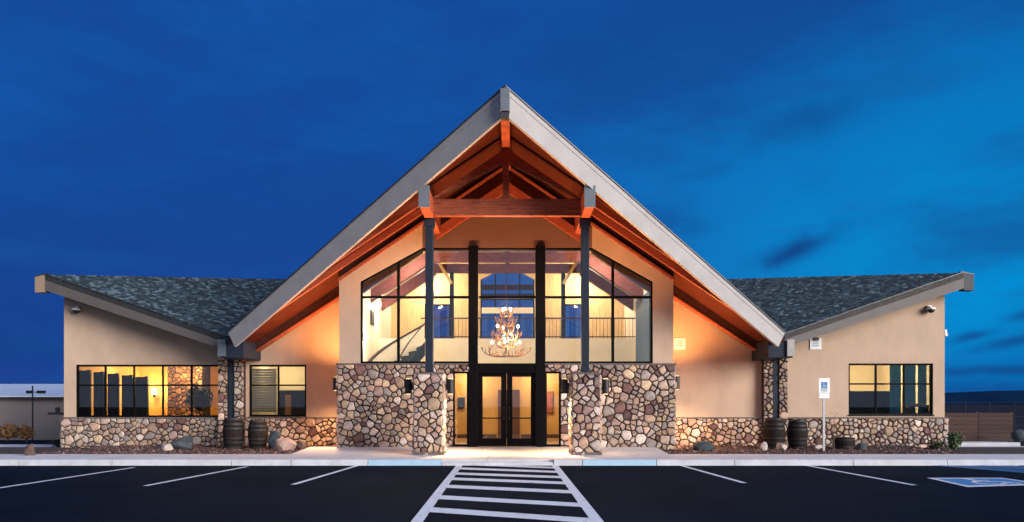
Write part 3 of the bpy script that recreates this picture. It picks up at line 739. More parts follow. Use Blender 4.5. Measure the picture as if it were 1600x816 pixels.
    mb = MB(); 
    if side > 0: mb.box(X(1229, Yv), X(1240, Yv), Yv - .08, Yv - .002, Z(557, Yv), Z(531, Yv)); mb.build('end_cap', 'fascia', bx_)
    else: mb.box(X(341.5, Yv), X(353, Yv), Yv - .08, Yv - .002, Z(557, Yv), Z(531, Yv)); mb.build('end_cap', 'capmetal', bx_)
    # inner wing wall between pilaster and bay
    mb = MB()
    if side < 0:
        xa, xb = vl1, bx0; w0, w1, zt1, zb1 = X(389, YW), X(478.5, YW), Z(570, YW), Z(651, YW)
        wallpoly(mb, [(xa, zw), (w0, zw), (w0, gz(w0, SOF)), (xa, gz(xa, SOF))], YW, YW + .2)
        wallpoly(mb, [(w1, zw), (xb, zw), (xb, gz(xb, SOF)), (w1, gz(w1, SOF))], YW, YW + .2)
        wallpoly(mb, [(w0, zt1), (w1, zt1), (w1, gz(w1, SOF)), (w0, gz(w0, SOF))], YW, YW + .2)
        wallpoly(mb, [(w0, zw), (w1, zw), (w1, zb1), (w0, zb1)], YW, YW + .2)
    else:
        xa, xb = bx1, vr0
        wallpoly(mb, [(xa, zw), (xb, zw), (xb, gz(xb, SOF)), (xa, gz(xa, SOF))], YW, YW + .2)
    part(mb, 'wing_wall', 'stucco')

# --- windows
def window(px0, px1, py0, py1, cols, rows, Y, gm='darkglass', fw=.06, mw=.05):
    x0, x1, z0, z1 = X(px0, Y), X(px1, Y), Z(py1, Y), Z(py0, Y)
    y0, y1 = Y + .05, Y + .13
    mb = MB(); mb.box(x0, x1, y0, y1, z0, z0 + fw); mb.box(x0, x1, y0, y1, z1 - fw, z1); mb.box(x0, x0 + fw, y0, y1, z0 + fw, z1 - fw); mb.box(x1 - fw, x1, y0, y1, z0 + fw, z1 - fw)
    w = part(mb, 'window', 'frame')
    mb = MB(); mb.box(x0 - .03, x1 + .03, Y - .03, Y + .049, z0 - .035, z0 - .002); mb.build('sill', 'frame', w)
    xs_ = [x0 + fw] + [X(c, Y) for c in cols] + [x1 - fw]; zs_ = [z0 + fw] + [Z(r, Y) for r in rows] + [z1 - fw]
    for c in cols: mb = MB(); mb.box(X(c, Y) - mw / 2, X(c, Y) + mw / 2, y0 + .003, y1 - .003, z0 + fw, z1 - fw); mb.build('mullion', 'frame', w)
    for r in rows:
        for i in range(len(xs_) - 1):
            a = xs_[i] + (mw / 2 if i else 0); b = xs_[i + 1] - (mw / 2 if i < len(xs_) - 2 else 0)
            mb = MB(); mb.box(a, b, y0 + .006, y1 - .006, Z(r, Y) - mw / 2, Z(r, Y) + mw / 2); mb.build('glazing_bar', 'frame', w)
    for i in range(len(xs_) - 1):
        for j in range(len(zs_) - 1):
            mb = MB(); mb.box(xs_[i], xs_[i + 1], Y + .085, Y + .093, zs_[j], zs_[j + 1]); mb.build('pane', gm, w)
    return w
window(118, 343, 570, 652, (163, 208, 253, 298), (602,), YW)
window(389, 478.5, 570, 651, (434,), (602,), YW)
window(1326, 1458, 568, 648.5, (1370, 1414), (600,), YW)

# --- curtain wall over the entrance
cw = MB(); yc0, yc1 = YB + .04, YB + .16
def cbar(mb, a, b, w=.085):
    A = Vector((a[0], (yc0 + yc1) / 2, a[1])); B = Vector((b[0], (yc0 + yc1) / 2, b[1])); mb.bar(A, B, yc1 - yc0, w, up=(0, 0, 1) if abs(B.x - A.x) > abs(B.z - A.z) * .2 else (1, 0, 0))
for i in range(5): cbar(cw, o_[i], o_[i + 1], .11)
cbar(cw, (o_[0][0], ZB0 + .03), (d0, ZB0 + .03), .07); cbar(cw, (d1, ZB0 + .03), (o_[5][0], ZB0 + .03), .07)
CWALL = part(cw, 'curtain_wall', 'frame')
zm = Z(464, YB)
for px in (622, 958):
    x_ = X(px, YB); zt = o_[1][1] + (o_[2][1] - o_[1][1]) * ((x_ - o_[1][0]) / (o_[2][0] - o_[1][0])) if px < 800 else o_[4][1] + (o_[3][1] - o_[4][1]) * ((x_ - o_[4][0]) / (o_[3][0] - o_[4][0]))
    mb = MB(); mb.box(x_ - .04, x_ + .04, yc0 + .005, yc1 - .005, ZB0 + .05, zt - .02); mb.build('mullion', 'frame', CWALL)
for a, b in ((o_[1][0], d0), (d0 + .3, d1 - .3), (d1, o_[5][0])):
    mb = MB(); mb.box(a, b, yc0 + .012, yc1 - .012, zm - .035, zm + .035); mb.build('transom', 'frame', CWALL)
# heavy portal posts and header
for p0, p1 in ((732, 747), (836.5, 852)):
    mb = MB(); mb.box(X(p0, YB), X(p1, YB), YB - .10, YB + .18, 0, Z(385, YB)); mb.build('portal_post', 'frame', CWALL, bevel=.01)
mb = MB(); mb.box(X(747, YB) + .002, X(836.5, YB) - .002, YB - .08, YB + .17, Z(583, YB), Z(568, YB)); mb.build('portal_header', 'frame', CWALL)
yg = YB + .10
def pane(pts, gm='glass', par=None):
    mb = MB(); mb.prism([(x, yg, z) for x, z in pts], (0, .008, 0)); mb.build('pane', gm, par or CWALL)
xm1, xm2 = X(622, YB), X(958, YB)
def ztop(x):
    if x < o_[2][0]: return o_[1][1] + (o_[2][1] - o_[1][1]) * (x - o_[1][0]) / (o_[2][0] - o_[1][0])
    if x > o_[3][0]: return o_[4][1] + (o_[3][1] - o_[4][1]) * (x - o_[4][0]) / (o_[3][0] - o_[4][0])
    return o_[2][1]
for a, b in ((o_[0][0], xm1), (xm1, d0), (X(747, YB), X(836.5, YB)), (d1, xm2), (xm2, o_[5][0])):
    pane([(a, ZB0), (b, ZB0), (b, zm), (a, zm)])
    top = [(b, ztop(b))]
    if a < o_[3][0] < b: top.append(o_[3])
    if a < o_[2][0] < b: top.append(o_[2])
    top.append((a, ztop(a)))
    pane([(a, zm), (b, zm)] + top)
# sidelights and doors
for a, b in ((sl0, X(732, YB)), (X(852, YB), sl1)):
    mb = MB(); f = .05
    mb.box(a, a + f, YB, YB + .12, 0, zsl); mb.box(b - f, b, YB, YB + .12, 0, zsl); mb.box(a + f, b - f, YB, YB + .12, 0, .07); mb.box(a + f, b - f, YB, YB + .12, zsl - .05, zsl)
    s = part(mb, 'sidelight', 'frame'); mb = MB(); mb.box(a + f, b - f, YB + .06, YB + .068, .07, zsl - .05); mb.build('pane', 'doorglass', s)
dx0, dx1 = X(747, YB) + .002, X(836.5, YB) - .002; dm = (dx0 + dx1) / 2; zd = Z(583, YB) - .003
for a, b, hs in ((dx0 + .0, dm - .004, 1), (dm + .004, dx1, -1)):
    mb = MB(); st = .135; y0, y1 = YB + .0, YB + .06
    sa, sb = (.14, .17) if hs > 0 else (.17, .14)
    mb.box(a, a + sa, y0, y1, .015, zd); mb.box(b - sb, b, y0, y1, .015, zd); mb.box(a + sa, b - sb, y0, y1, .015, .26); mb.box(a + sa, b - sb, y0, y1, Z(589, YB), zd)
    d = part(mb, 'door', 'frame'); mb = MB(); mb.box(a + sa, b - sb, y0 + .025, y0 + .033, .26, Z(589, YB)); mb.build('pane', 'doorglass', d)
    mb = MB(); mb.box(a + sa, b - sb, y0 + .004, y0 + .05, Z(653.5, YB) - .02, Z(653.5, YB) + .02); mb.build('push_bar', 'frame', d)
    hx = (b - .08) if hs > 0 else (a + .08)
    mb = MB(); mb.tube([(hx, y0 - .005, .85), (hx, y0 - .06, .85), (hx, y0 - .06, 1.2), (hx, y0 - .005, 1.2)], .014); mb.build('handle', 'steel', d)

# ------------------------------------------------------------------ interior of the hall
HX0, HX1, HYB = bx0 + .2, bx1 - .2, 34.0
mb = MB(); mb.box(HX0, HX1, YB + .2, HYB, -.12, 0.0); part(mb, 'hall_floor', 'tilefloor')
mb = MB(); mb.box(HX0 - .02, HX0, YB + .21, HYB, 0.001, gz(HX0, SOF)); part(mb, 'hall_side_wall', 'cream')
mb = MB(); mb.box(HX1, HX1 + .02, YB + .21, HYB, 0.001, gz(HX1, SOF)); part(mb, 'hall_side_wall', 'cream')
for s_ in (-1, 1):
    xe = HX0 if s_ < 0 else HX1
    mb = MB(); mb.prism([(XC, YB + .21, gz(XC, .30)), (xe, YB + .21, gz(xe, .30)), (xe, HYB, gz(xe, .30)), (XC, HYB, gz(XC, .30))], (0, 0, -.03)); part(mb, 'hall_ceiling', 'ceil')
# wall under the mezzanine
YM = 31.0; zmz = Z(530, YM)
mb = MB(); mb.box(HX0, HX1, YM, YM + .12, 0.001, 2.55); lw = part(mb, 'lobby_wall', 'amber')
mb = MB(); mb.box(HX0, HX1, YM - .25, YM + .0, 2.52, zmz); part(mb, 'mezzanine_front', 'cream')
mb = MB(); mb.box(HX0, HX1, YM + .001, HYB, 3.3, 3.42); part(mb, 'mezzanine_floor', 'tilefloor')
mb = MB(); mb.box(X(778, YM), X(812, YM), YM - .05, YM - .002, .0, Z(609, YM)); mb.build('inner_door', 'doorwood', lw)
mb = MB(); mb.box(HX0, X(776, YM), YM - .03, YM - .002, .001, .14); mb.box(X(814, YM), HX1, YM - .03, YM - .002, .001, .14); mb.build('skirting', 'doorwood', lw)
# rear wall with openings to the evening sky
def holes(x0, x1, z0, ztopf, y0, y1, hs, name, m):
    mb = MB(); xs_ = sorted({x0, x1, XC} | {h[0] for h in hs} | {h[1] for h in hs})
    for a, b in zip(xs_[:-1], xs_[1:]):
        c = (a + b) / 2; hh = [h for h in hs if h[0] < c < h[1]]
        if not hh: wallpoly(mb, [(a, z0), (b, z0), (b, ztopf(b)), (a, ztopf(a))], y0, y1)
        else:
            h = hh[0]; wallpoly(mb, [(a, z0), (b, z0), (b, h[2]), (a, h[2])], y0, y1); wallpoly(mb, [(a, h[3]), (b, h[3]), (b, ztopf(b)), (a, ztopf(a))], y0, y1)
    return part(mb, name, m)
H3 = [(X(664, HYB), X(704, HYB), 3.45, Z(476, HYB)), (X(751, HYB), X(835, HYB), 3.45, Z(424, HYB)), (X(881, HYB), X(916, HYB), 3.45, Z(476, HYB))]
holes(HX0, HX1, 3.42, lambda x: gz(x, .31), HYB - .15, HYB, H3, 'rear_wall', 'panelling')
def rwin(h, cols, bars):
    mb = MB(); f = .06; y0, y1 = HYB - .13, HYB - .05
    mb.box(h[0], h[0] + f, y0, y1, h[2], h[3]); mb.box(h[1] - f, h[1], y0, y1, h[2], h[3]); mb.box(h[0] + f, h[1] - f, y0, y1, h[2], h[2] + f); mb.box(h[0] + f, h[1] - f, y0, y1, h[3] - f, h[3])
    w = part(mb, 'rear_window', 'frame')
    for c in cols: mb = MB(); mb.box(c - .03, c + .03, y0 + .004, y1 - .004, h[2] + f, h[3] - f); mb.build('mullion', 'frame', w)
    for z_, m_ in bars: mb = MB(); mb.box(h[0] + f, h[1] - f, y0 + .01, y1 - .01, z_ - .04, z_ + .04); mb.build('glazing_bar', m_, w)
    mb = MB(); mb.box(h[0] + f, h[1] - f, y0 + .03, y0 + .038, h[2] + f, h[3] - f); mb.build('pane', 'glass', w)
rwin(H3[0], (), ()); rwin(H3[2], (), ())
rwin(H3[1], (X(774, HYB), X(812, HYB)), ((Z(468, HYB), 'frame'),))
# chamfers at the head of the centre window
for s_, a in ((1, H3[1][0]), (-1, H3[1][1])):
    mb = MB(); mb.prism([(a, HYB - .16, H3[1][3]), (a + s_ * .75, HYB - .16, H3[1][3]), (a, HYB - .16, H3[1][3] - .38)], (0, .02, 0)); part(mb, 'window_head', 'panelling')
# white light trough seen across the centre window and rear porch beam
mb = MB(); mb.box(H3[1][0] + .06, H3[1][1] - .06, HYB - .30, HYB - .20, Z(491, HYB), Z(482, HYB)); part(mb, 'light_shelf', 'cream')
for zc in (6.05, 6.45): mb = MB(); mb.box(-3, 2.7, 35.2, 35.4, zc - .1, zc + .12); part(mb, 'rear_porch_beam', 'intwood')
# interior trusses
for yy in (26.9, 29.0, 31.4):
    r_ = truss(yy, 'hall_truss', 'intwood', 8.30, -3.0, 2.66, 6.45, 6.80)
    for s_ in (-1, 1):
        xa = -3.0 if s_ < 0 else 2.66; xe = (HX0 + .02) if s_ < 0 else (HX1 - .02)
        mb = MB(); mb.prism([(xa, yy - .1, gz(xa, .36)), (xe, yy - .1, gz(xe, .36)), (xe, yy - .1, gz(xe, .82)), (xa, yy - .1, gz(xa, .82))], (0, .2, 0)); mb.build('lower_rafter', 'intwood', r_)
for px in (706, 880):
    x_ = X(px, YM + .3)
    mb = MB(); mb.box(x_ - .08, x_ + .08, YM + .22, YM + .38, 3.42, 6.45); c = part(mb, 'hall_post', 'frame')
    s_ = -1 if px < 800 else 1
    mb = MB(); mb.bar((x_ , YM + .2, 6.0), (x_ + s_ * .55, YM + .2, 6.9), .12, .2, up=(0, 1, 0)); mb.build('brace', 'panelling', c)
# balustrade along the mezzanine
mb = MB(); zr = Z(497, YM); mb.box(HX0 + 1.6, HX1, YM - .16, YM - .10, zr - .05, zr); rl = part(mb, 'balustrade', 'rail')
mb = MB(); mb.box(HX0 + 1.6, HX1, YM - .15, YM - .11, zmz + .06, zmz + .1); mb.build('bottom_rail', 'rail', rl)
x_ = HX0 + 1.65
while x_ < HX1 - .05:
    mb = MB(); mb.box(x_ - .008, x_ + .008, YM - .138, YM - .122, zmz + .001, zr - .05); mb.build('baluster', 'rail', rl); x_ += .14
# curved stair on the left
SCX, SCY = -3.0, 27.9; N_ = 20; a0, a1 = R(262), R(98); z0s, z1s = 0.0, 3.42
mb = MB(); mb.tube([(SCX, SCY, 0), (SCX, SCY, 0.02)], .05); stair = part(mb, 'staircase', 'rail')
def sp(r, t): a = a0 + (a1 - a0) * t; return SCX + r * math.cos(a), SCY + r * math.sin(a)
ri, ro = 1.05, 2.05
for k in range(N_):
    t0, t1 = k / N_, (k + 1) / N_; z_ = z0s + (z1s - z0s) * (k + 1) / N_; mb = MB()
    q = [sp(ri, t0), sp(ro, t0), sp(ro, t1), sp(ri, t1)]
    mb.prism([(x, y, z_ - .17) for x, y in q], (0, 0, .17)); mb.build('step', 'sofa', stair)
def ribbon(r, za, zb, th, m, name):
    mb = MB(); n = 28; vs = []; fs = []
    for k in range(n + 1):
        t = k / n; z_ = z0s + (z1s - z0s) * t
        for rr, zz in ((r, z_ + za), (r, z_ + zb), (r + th, z_ + zb), (r + th, z_ + za)):
            x, y = sp(rr, t); vs.append((x, y, zz))
    for k in range(n):
        for j in range(4): fs.append((k * 4 + j, k * 4 + (j + 1) % 4, k * 4 + 4 + (j + 1) % 4, k * 4 + 4 + j))
    mb.add(vs, fs); mb.build(name, m, stair)
ribbon(ro + .01, -.35, .82, .06, 'cream', 'stair_wall'); ribbon(ro - .01, .822, .90, .10, 'rail', 'handrail'); ribbon(ri - .06, -.35, .15, .05, 'sofa', 'stringer'); ribbon(ri - .06, .80, .86, .05, 'rail', 'handrail')
# tall dark panel on the right side wall, picture on the left
mb = MB(); mb.box(HX1 - .06, HX1 - .002, 27.4, 30.4, 2.4, 5.2); part(mb, 'side_panel', 'navypanel')
# hall lights: wall lanterns, plus recessed lights added to brighten the hall
def lantern(x, y, z, nx, e=70, label=''):
    t = thing('wall_lantern', (x, y, z), label, 'lamp', 'lit lanterns inside the hall')
    mb = MB(); mb.box(x - .02 + nx[0] * .02, x + .02 + nx[0] * .02, y - .06, y + .06, z - .12, z + .12) if nx[0] else mb.box(x - .06, x + .06, y - .04, y, z - .12, z + .12); mb.build('back_plate', 'blackmetal', t)
    c = (x + nx[0] * .12, y + nx[1] * .12, z); mb = MB(); mb.ball(c, .08, 10, sq=(1, 1, 1.4)); mb.build('glass_shade', 'bulb', t, smooth=True)
    lamp('lantern_light', 'POINT', Vector((nx[0] * .35, nx[1] * .35, 0)), e, (1, .80, .54), t, shadow_soft_size=.15)
lantern(HX0 + .001, 27.3, Z(527, 27.3), (1, 0), 90, 'lit wall lantern low beside the stair in the left of the hall')
lantern(HX0 + .001, 30.0, Z(476, 30.0), (1, 0), 120, 'lit wall lantern above the stair rail at the left of the hall')
lantern(HX1 - .001, 31.8, Z(452, 31.8), (-1, 0), 120, 'lit wall lantern under the rafters at the right of the hall')
pic = thing('framed_picture', (HX0, 29.2, Z(497, 29.2)), 'small dark framed picture on the cream wall above the stair', 'picture')
mb = MB(); z_ = Z(497, 29.2); mb.box(HX0 + .002, HX0 + .05, 28.85, 29.5, z_ - .25, z_ + .25); mb.build('picture_frame', 'rail', pic)
mb = MB(); mb.box(HX0 + .051, HX0 + .056, 28.92, 29.43, z_ - .18, z_ + .18); mb.build('picture_print', 'darkpanel', pic)
# added recessed fill lights: hall ceiling and lobby
def fill_downlight(x, y, z, e, label, col=(1, .84, .60), sz=.09):
    t = thing('fill_downlight', (x, y, z), label, 'lamp', 'added recessed lights in the hall')
    mb = MB(); mb.lathe([(sz, -.02), (sz, .0)], (x, y, z), 14); mb.build('trim_ring', 'white', t)
    mb = MB(); mb.lathe([(sz * .8, -.024), (sz * .8, -.0205)], (x, y, z), 14); mb.build('lamp_lens', 'bulb', t)
    lamp('downlight_fill', 'POINT', (0, 0, -.25), e, col, t, shadow_soft_size=.12)
for x_, y_, e_, l_ in ((-3.6, 27.9, 190, 'front left'), (3.2, 27.9, 190, 'front right'), (-3.4, 32.7, 230, 'rear left'), (3.0, 32.7, 230, 'rear right')):
    fill_downlight(x_, y_, gz(x_, .34), e_, 'added round recessed light in the sloping hall ceiling, %s one' % l_)
mb = MB(); mb.box(HX0 + .0, HX1 - .0, 30.0, YM - .252, 2.62, 2.70); part(mb, 'lobby_ceiling', 'cream')
for x_, l_ in ((-1.5, 'left'), (1.1, 'right')): fill_downlight(x_, 30.3, 2.62, 60, 'added round recessed light under the mezzanine edge, %s of the doors' % l_)
# notices seen through the sidelights
for px, py0, py1, w_, m_, lab in ((721, 621, 639, 11, 'darkpanel', 'black notice board on the amber wall behind the left sidelight'), (859, 612, 646, 11, 'paper', 'red framed poster on the amber wall behind the right sidelight')):
    Y_ = YM - .05; p = thing('notice_board', (X(px, Y_), Y_, Z(py1, Y_)), lab, 'notice')
    mb = MB(); mb.box(X(px - w_ / 2, Y_), X(px + w_ / 2, Y_), Y_, Y_ + .045, Z(py1, Y_), Z(py0, Y_)); mb.build('board_frame', 'doorwood', p)
    mb = MB(); mb.box(X(px - w_ / 2 + 1, Y_), X(px + w_ / 2 - 1, Y_), Y_ - .006, Y_ - .001, Z(py1 - 1.2, Y_), Z(py0 + 1.2, Y_)); mb.build('board_face', m_, p)

# antler chandelier
CHX, CHY = X(791, 27.6), 27.6
ch = thing('antler_chandelier', (CHX, CHY, Z(560, CHY)), 'lit antler chandelier hanging behind the middle panes of the gable glass', 'chandelier')
zb, zt = Z(556, CHY), Z(476, CHY)
mb = MB(); mb.tube([(CHX, CHY, zb + .05), (CHX, CHY, gz(CHX, .34))], .018, 8); mb.build('stem', 'blackmetal', ch)
def antler(c, ang, out, rise, r0=.035):
    d = Vector((math.cos(ang), math.sin(ang), 0)); sd = Vector((-d.y, d.x, 0)); pts = []
    for k in range(7):
        t = k / 6; pts.append(Vector(c) + d * out * (1 - (1 - t) ** 1.6) + Vector((0, 0, rise * t ** 2.2 - .05 * math.sin(math.pi * t))) + sd * .10 * math.sin(t * 3))
    m2 = MB(); m2.tube(pts, [r0 * (1 - .65 * k / 6) for k in range(7)], 6)
    for k, l in ((2, .22), (3, .26), (4, .2), (5, .14)):
        p = pts[k]; q = p + d * .03 + sd * rnd.uniform(-.09, .09) + Vector((0, 0, l)); m2.tube([p, p.lerp(q, .5) - d * .02, q], [r0 * .5, r0 * .4, r0 * .12], 5)
    m2.build('antler', 'antler', ch, smooth=True)
for tier, (z_, n, out) in enumerate(((zb, 8, .86), (zb + .3, 6, .40), (zb + .55, 7, .56), (zb + .8, 6, .30), (zb + 1.05, 6, .38), (zb + 1.35, 6, .24))):
    for k in range(n): antler((CHX, CHY, z_), 2 * math.pi * k / n + tier * .5, out, .30)
nb = 0
for z_, n, out in ((zb + .40, 5, .50), (zb + .95, 3, .42), (zb + 1.55, 3, .16)):
    for k in range(n):
        a = 2 * math.pi * k / n + z_; c = (CHX + out * math.cos(a), CHY + out * math.sin(a), z_)
        mb = MB(); mb.lathe([(.018, -.12), (.02, -.03), (.03, -.03), (.03, -.0)], c, 8); cu = mb.build('candle_cup', 'antler', ch)
        mb = MB(); mb.ball((c[0], c[1], c[2] + .05), .044, 8, sq=(1, 1, 1.3)); mb.build('bulb', 'bulb', cu, smooth=True)
lamp('chandelier_light', 'POINT', (0.12, -.30, .62), 60, (1, .72, .40), ch, shadow_soft_size=.08); lamp('chandelier_light', 'POINT', (0.0, -1.1, .35), 110, (1, .84, .60), ch, shadow_soft_size=.3)
lamp('chandelier_light', 'POINT', (0.0, .0, 1.75), 90, (1, .84, .60), ch, shadow_soft_size=.3)

# ------------------------------------------------------------------ wing rooms
def room(x0, x1, y1, zc, m, fl='tilefloor', name='room'):
    mb = MB(); mb.box(x0, x1, YW + .2, y1, -.1, .0); part(mb, name + '_floor', fl)
    mb = MB(); mb.box(x0, x1, y1, y1 + .1, .001, zc); part(mb, name + '_back_wall', m)
    mb = MB(); mb.box(x0 - .1, x0, YW + .21, y1, .001, zc); mb.box(x1, x1 + .1, YW + .21, y1, .001, zc); part(mb, name + '_side_wall', m)
    mb = MB(); mb.box(x0, x1, YW + .21, y1 - .001, zc, zc + .06); part(mb, name + '_ceiling', 'cream')
room(WX0 + .25, vl0 + .25, 31.5, 2.80, 'amber', name='west_room'); room(vl1 + .05, bx0 - .1, 29.5, 2.85, 'cream', name='office')
room(vr1 - .1, WX1 - .25, 31.0, 2.85, 'cream', name='east_room')
def panel_lights(x0, x1, n, y, z, e, lab, lx=.5):
    for i in range(n):
        x_ = x0 + (x1 - x0) * (i + .5) / n; t = thing('ceiling_panel', (x_, y, z), lab, 'lamp', lab)
        mb = MB(); mb.box(x_ - lx / 2, x_ + lx / 2, y - .3, y + .3, z - .05, z - .002); mb.build('light_frame', 'white', t)
        mb = MB(); mb.box(x_ - lx / 2 + .04, x_ + lx / 2 - .04, y - .26, y + .26, z - .056, z - .051); mb.build('diffuser', 'panel_light', t)
        lamp('panel_glow', 'POINT', (0, 0, -.25), e, (1, .72, .36), t, shadow_soft_size=.25)
panel_lights(X(150, 28), X(240, 28), 3, 29.2, 2.78, 14, 'square ceiling light inside the left wing window', .55)
panel_lights(X(270, 29), X(330, 29), 2, 28.6, 2.78, 135, 'square ceiling light above the brown stone chimney', .3)
panel_lights(X(400, 28), X(470, 28), 1, 28.4, 2.83, 45, 'square ceiling light inside the narrow left window', .5)
panel_lights(X(1330, 28), X(1400, 28), 1, 28.6, 2.83, 210, 'square ceiling light inside the right wing window', .6)
# dark folding partitions at the left of the west room
for i, (p0, p1, Y_) in enumerate(((123, 141, 26.95), (146, 162, 27.12), (168, 185, 27.3), (190, 207, 27.5), (211, 231, 27.7))):
    t = thing('partition_panel', (X(p0, Y_), Y_, 0), ('%s tall dark partition panel from the left inside the left wing window' % ('first', 'second', 'third', 'fourth', 'fifth')[i]), 'partition', 'dark partitions inside the left wing')
    zt = Z(579 + i * 2.5, Y_)
    mb = MB(); mb.box(X(p0, Y_), X(p1 - 5, Y_), Y_, Y_ + .06, .02, zt); mb.build('panel_board', 'darkpanel', t)
    mb = MB(); mb.box(X(p1 - 5, Y_) + .002, X(p1, Y_), Y_ - .02, Y_ + .08, .0, zt + .02); mb.build('panel_post', 'blackmetal', t)
# lit sconce on back wall
def roomlamp(px, py, Y_, e, lab):
    t = thing('room_lamp', (X(px, Y_), Y_, Z(py, Y_)), lab, 'lamp'); c = Vector((X(px, Y_), Y_, Z(py, Y_)))
    mb = MB(); mb.lathe([(.05, -.22), (.05, -.12)], c, 10); mb.build('lamp_base', 'blackmetal', t)
    mb = MB(); mb.lathe([(.10, -.11), (.07, .12)], c, 12); mb.build('lamp_shade', 'bulb', t)
    lamp('lamp_light', 'POINT', (0, -.3, .1), e, (1, .66, .25), t, shadow_soft_size=.12)
roomlamp(241, 612, 31.3, 105, 'glowing lamp on the amber wall right of the dark partitions')
roomlamp(172, 616, 31.2, 16, 'small glowing lamp seen between the dark partitions')
# interior chimney of rough brown stone and a dark potted tree before it
fy = 29.4; fx0_, fx1_ = X(262, fy), X(316, fy)
mb = MB(); mb.box(fx0_, fx1_, fy, fy + .8, .002, 2.79); chm = part(mb, 'chimney_breast', 'mortar')
FST = [mat('hearth_stone', c, .8, var=.4, vscale=8, bump=.6) for c in ((.20, .08, .03), (.10, .04, .018), (.32, .15, .06))]
mb = MB()
for poly, A_, hg, mi, rr in voronoi_field(fx1_ - fx0_, 2.75, .21, 77):
    n_ = len(poly); cx = sum(p[0] for p in poly) / n_; cy = sum(p[1] for p in poly) / n_; vs = []
    for f, d in ((1, 0), (1, hg * .5), (.8, hg)): vs += [(fx0_ + cx + (x - cx) * f, fy - d, .02 + cy + (y - cy) * f) for x, y in poly]
    mb.add(vs, [(k * n_ + q, k * n_ + (q + 1) % n_, (k + 1) * n_ + (q + 1) % n_, (k + 1) * n_ + q) for k in range(2) for q in range(n_)] + [tuple(range(2 * n_, 3 * n_))], mi % 3)
mb.build('hearth_stones', FST, chm, kind='stuff')
t = thing('potted_tree', (X(311, 28.2), 28.2, 0), 'dark bushy potted tree in front of the brown stone chimney in the left wing', 'plant')
tx, ty = X(311, 28.2), 28.2
mb = MB(); mb.lathe([(.16, 0), (.22, .4), (.20, .4), (.19, .34)], (tx, ty, .002), 14); mb.build('pot', 'barrel', t)
mb = MB(); mb.tube([(tx, ty, .3), (tx + .03, ty, .9), (tx, ty, 1.5)], [.035, .03, .02], 6); mb.build('trunk', 'bark', t)
mb = MB()
for _ in range(900):
    d_ = Vector((rnd.gauss(0, 1), rnd.gauss(0, 1), rnd.gauss(0, 1))).normalized() * rnd.random() ** .45
    c = Vector((tx + d_.x * .48, ty + d_.y * .4, 1.52 + d_.z * .5)); u = Vector((rnd.gauss(0, 1), rnd.gauss(0, 1), rnd.gauss(0, 1))).normalized() * .08; w_ = u.cross(Vector((rnd.gauss(0, 1), rnd.gauss(0, 1), 1))).normalized() * .035
    mb.add([c - u, c + w_, c + u, c - w_], [(0, 1, 2, 3)])
mb.build('foliage', 'leafdark', t, kind='stuff')
# office: blind, dark cabinet
t = thing('window_blind', (X(410, YW + .25), YW + .25, Z(640, YW)), 'pale lowered blind behind the left panes of the narrow window', 'blind')
k = 0
for py in range(580, 648, 4):
    Y_ = YW + .3; z_ = Z(py, Y_); mb = MB(); mb.prism([(X(392, Y_), Y_, z_), (X(392, Y_), Y_ + .02, z_ + .075), (X(392, Y_), Y_ + .024, z_ + .075), (X(392, Y_), Y_ + .004, z_)], (X(432, Y_) - X(392, Y_), 0, 0)); mb.build('slat', 'cream', t)
t = thing('dark_cabinet', (X(458, 28), 28, 0), 'dark cabinet with an amber door panel inside the narrow left window', 'cabinet')
mb = MB(); mb.box(X(436, 28), X(476, 28), 28, 28.5, 0, Z(610, 28)); mb.build('cabinet_body', 'darkpanel', t); mb = MB(); mb.box(X(446, 28), X(455, 28), 27.97, 27.998, .3, Z(617, 28)); mb.build('cabinet_door', 'amber', t)
# east room
t = thing('dark_sofa', (X(1345, 27.4), 27.4, 0), 'dark high-backed sofa against the window in the right wing', 'sofa')
mb = MB(); mb.box(X(1322, 27.2), X(1391, 27.2), 27.2, 27.4, .0, Z(611, 27.2)); mb.build('sofa_back', 'sofa', t, bevel=.04); mb = MB(); mb.box(X(1322, 27.2), X(1391, 27.2), 27.41, 28.2, .0, .5); mb.build('sofa_seat', 'sofa', t, bevel=.05)
for i, (p0, p1) in enumerate(((1390, 1407), (1412, 1430), (1434, 1447))):
    Y_ = 27.15; t = thing('teal_curtain', (X(p0, Y_), Y_, 0), '%s teal curtain inside the right wing window' % ('leftmost', 'middle', 'rightmost')[i], 'curtain', 'teal curtains in the right wing')
    mb = MB(); n = 16; vs = []; fs = []
    for k in range(n + 1):
        x_ = X(p0, Y_) + (X(p1, Y_) - X(p0, Y_)) * k / n; y_ = Y_ + .04 * math.sin(k * 1.9); vs += [(x_, y_, .02), (x_, y_, 2.7)]
    for k in range(n): fs.append((2 * k, 2 * k + 2, 2 * k + 3, 2 * k + 1))
    mb.add(vs, fs); mb.build('curtain_cloth', 'tealblind', t, smooth=True); mb = MB(); mb.tube([(X(p0, Y_) - .05, Y_, 2.73), (X(p1, Y_) + .05, Y_, 2.73)], .02); mb.build('curtain_rod', 'blackmetal', t)
t = thing('low_table', (X(1432, 27.0), 27.0, 0), 'low dark table with an orange runner inside the right wing window', 'table')
tz = Z(633, 26.95)
mb = MB(); mb.box(X(1418, 26.95), X(1450, 26.95), 26.86, 27.06, tz - .06, tz); mb.build('tabletop', 'darkpanel', t); mb = MB(); mb.box(X(1424, 26.95), X(1446, 26.95), 26.88, 27.04, tz + .002, tz + .05); mb.build('runner', 'paper', t)
for q in (1420, 1448):
    for yy in (26.88, 27.04): mb = MB(); mb.box(X(q, 26.95) - .03, X(q, 26.95) + .03, yy - .02, yy + .02, 0, tz - .061); mb.build('leg', 'darkpanel', t)

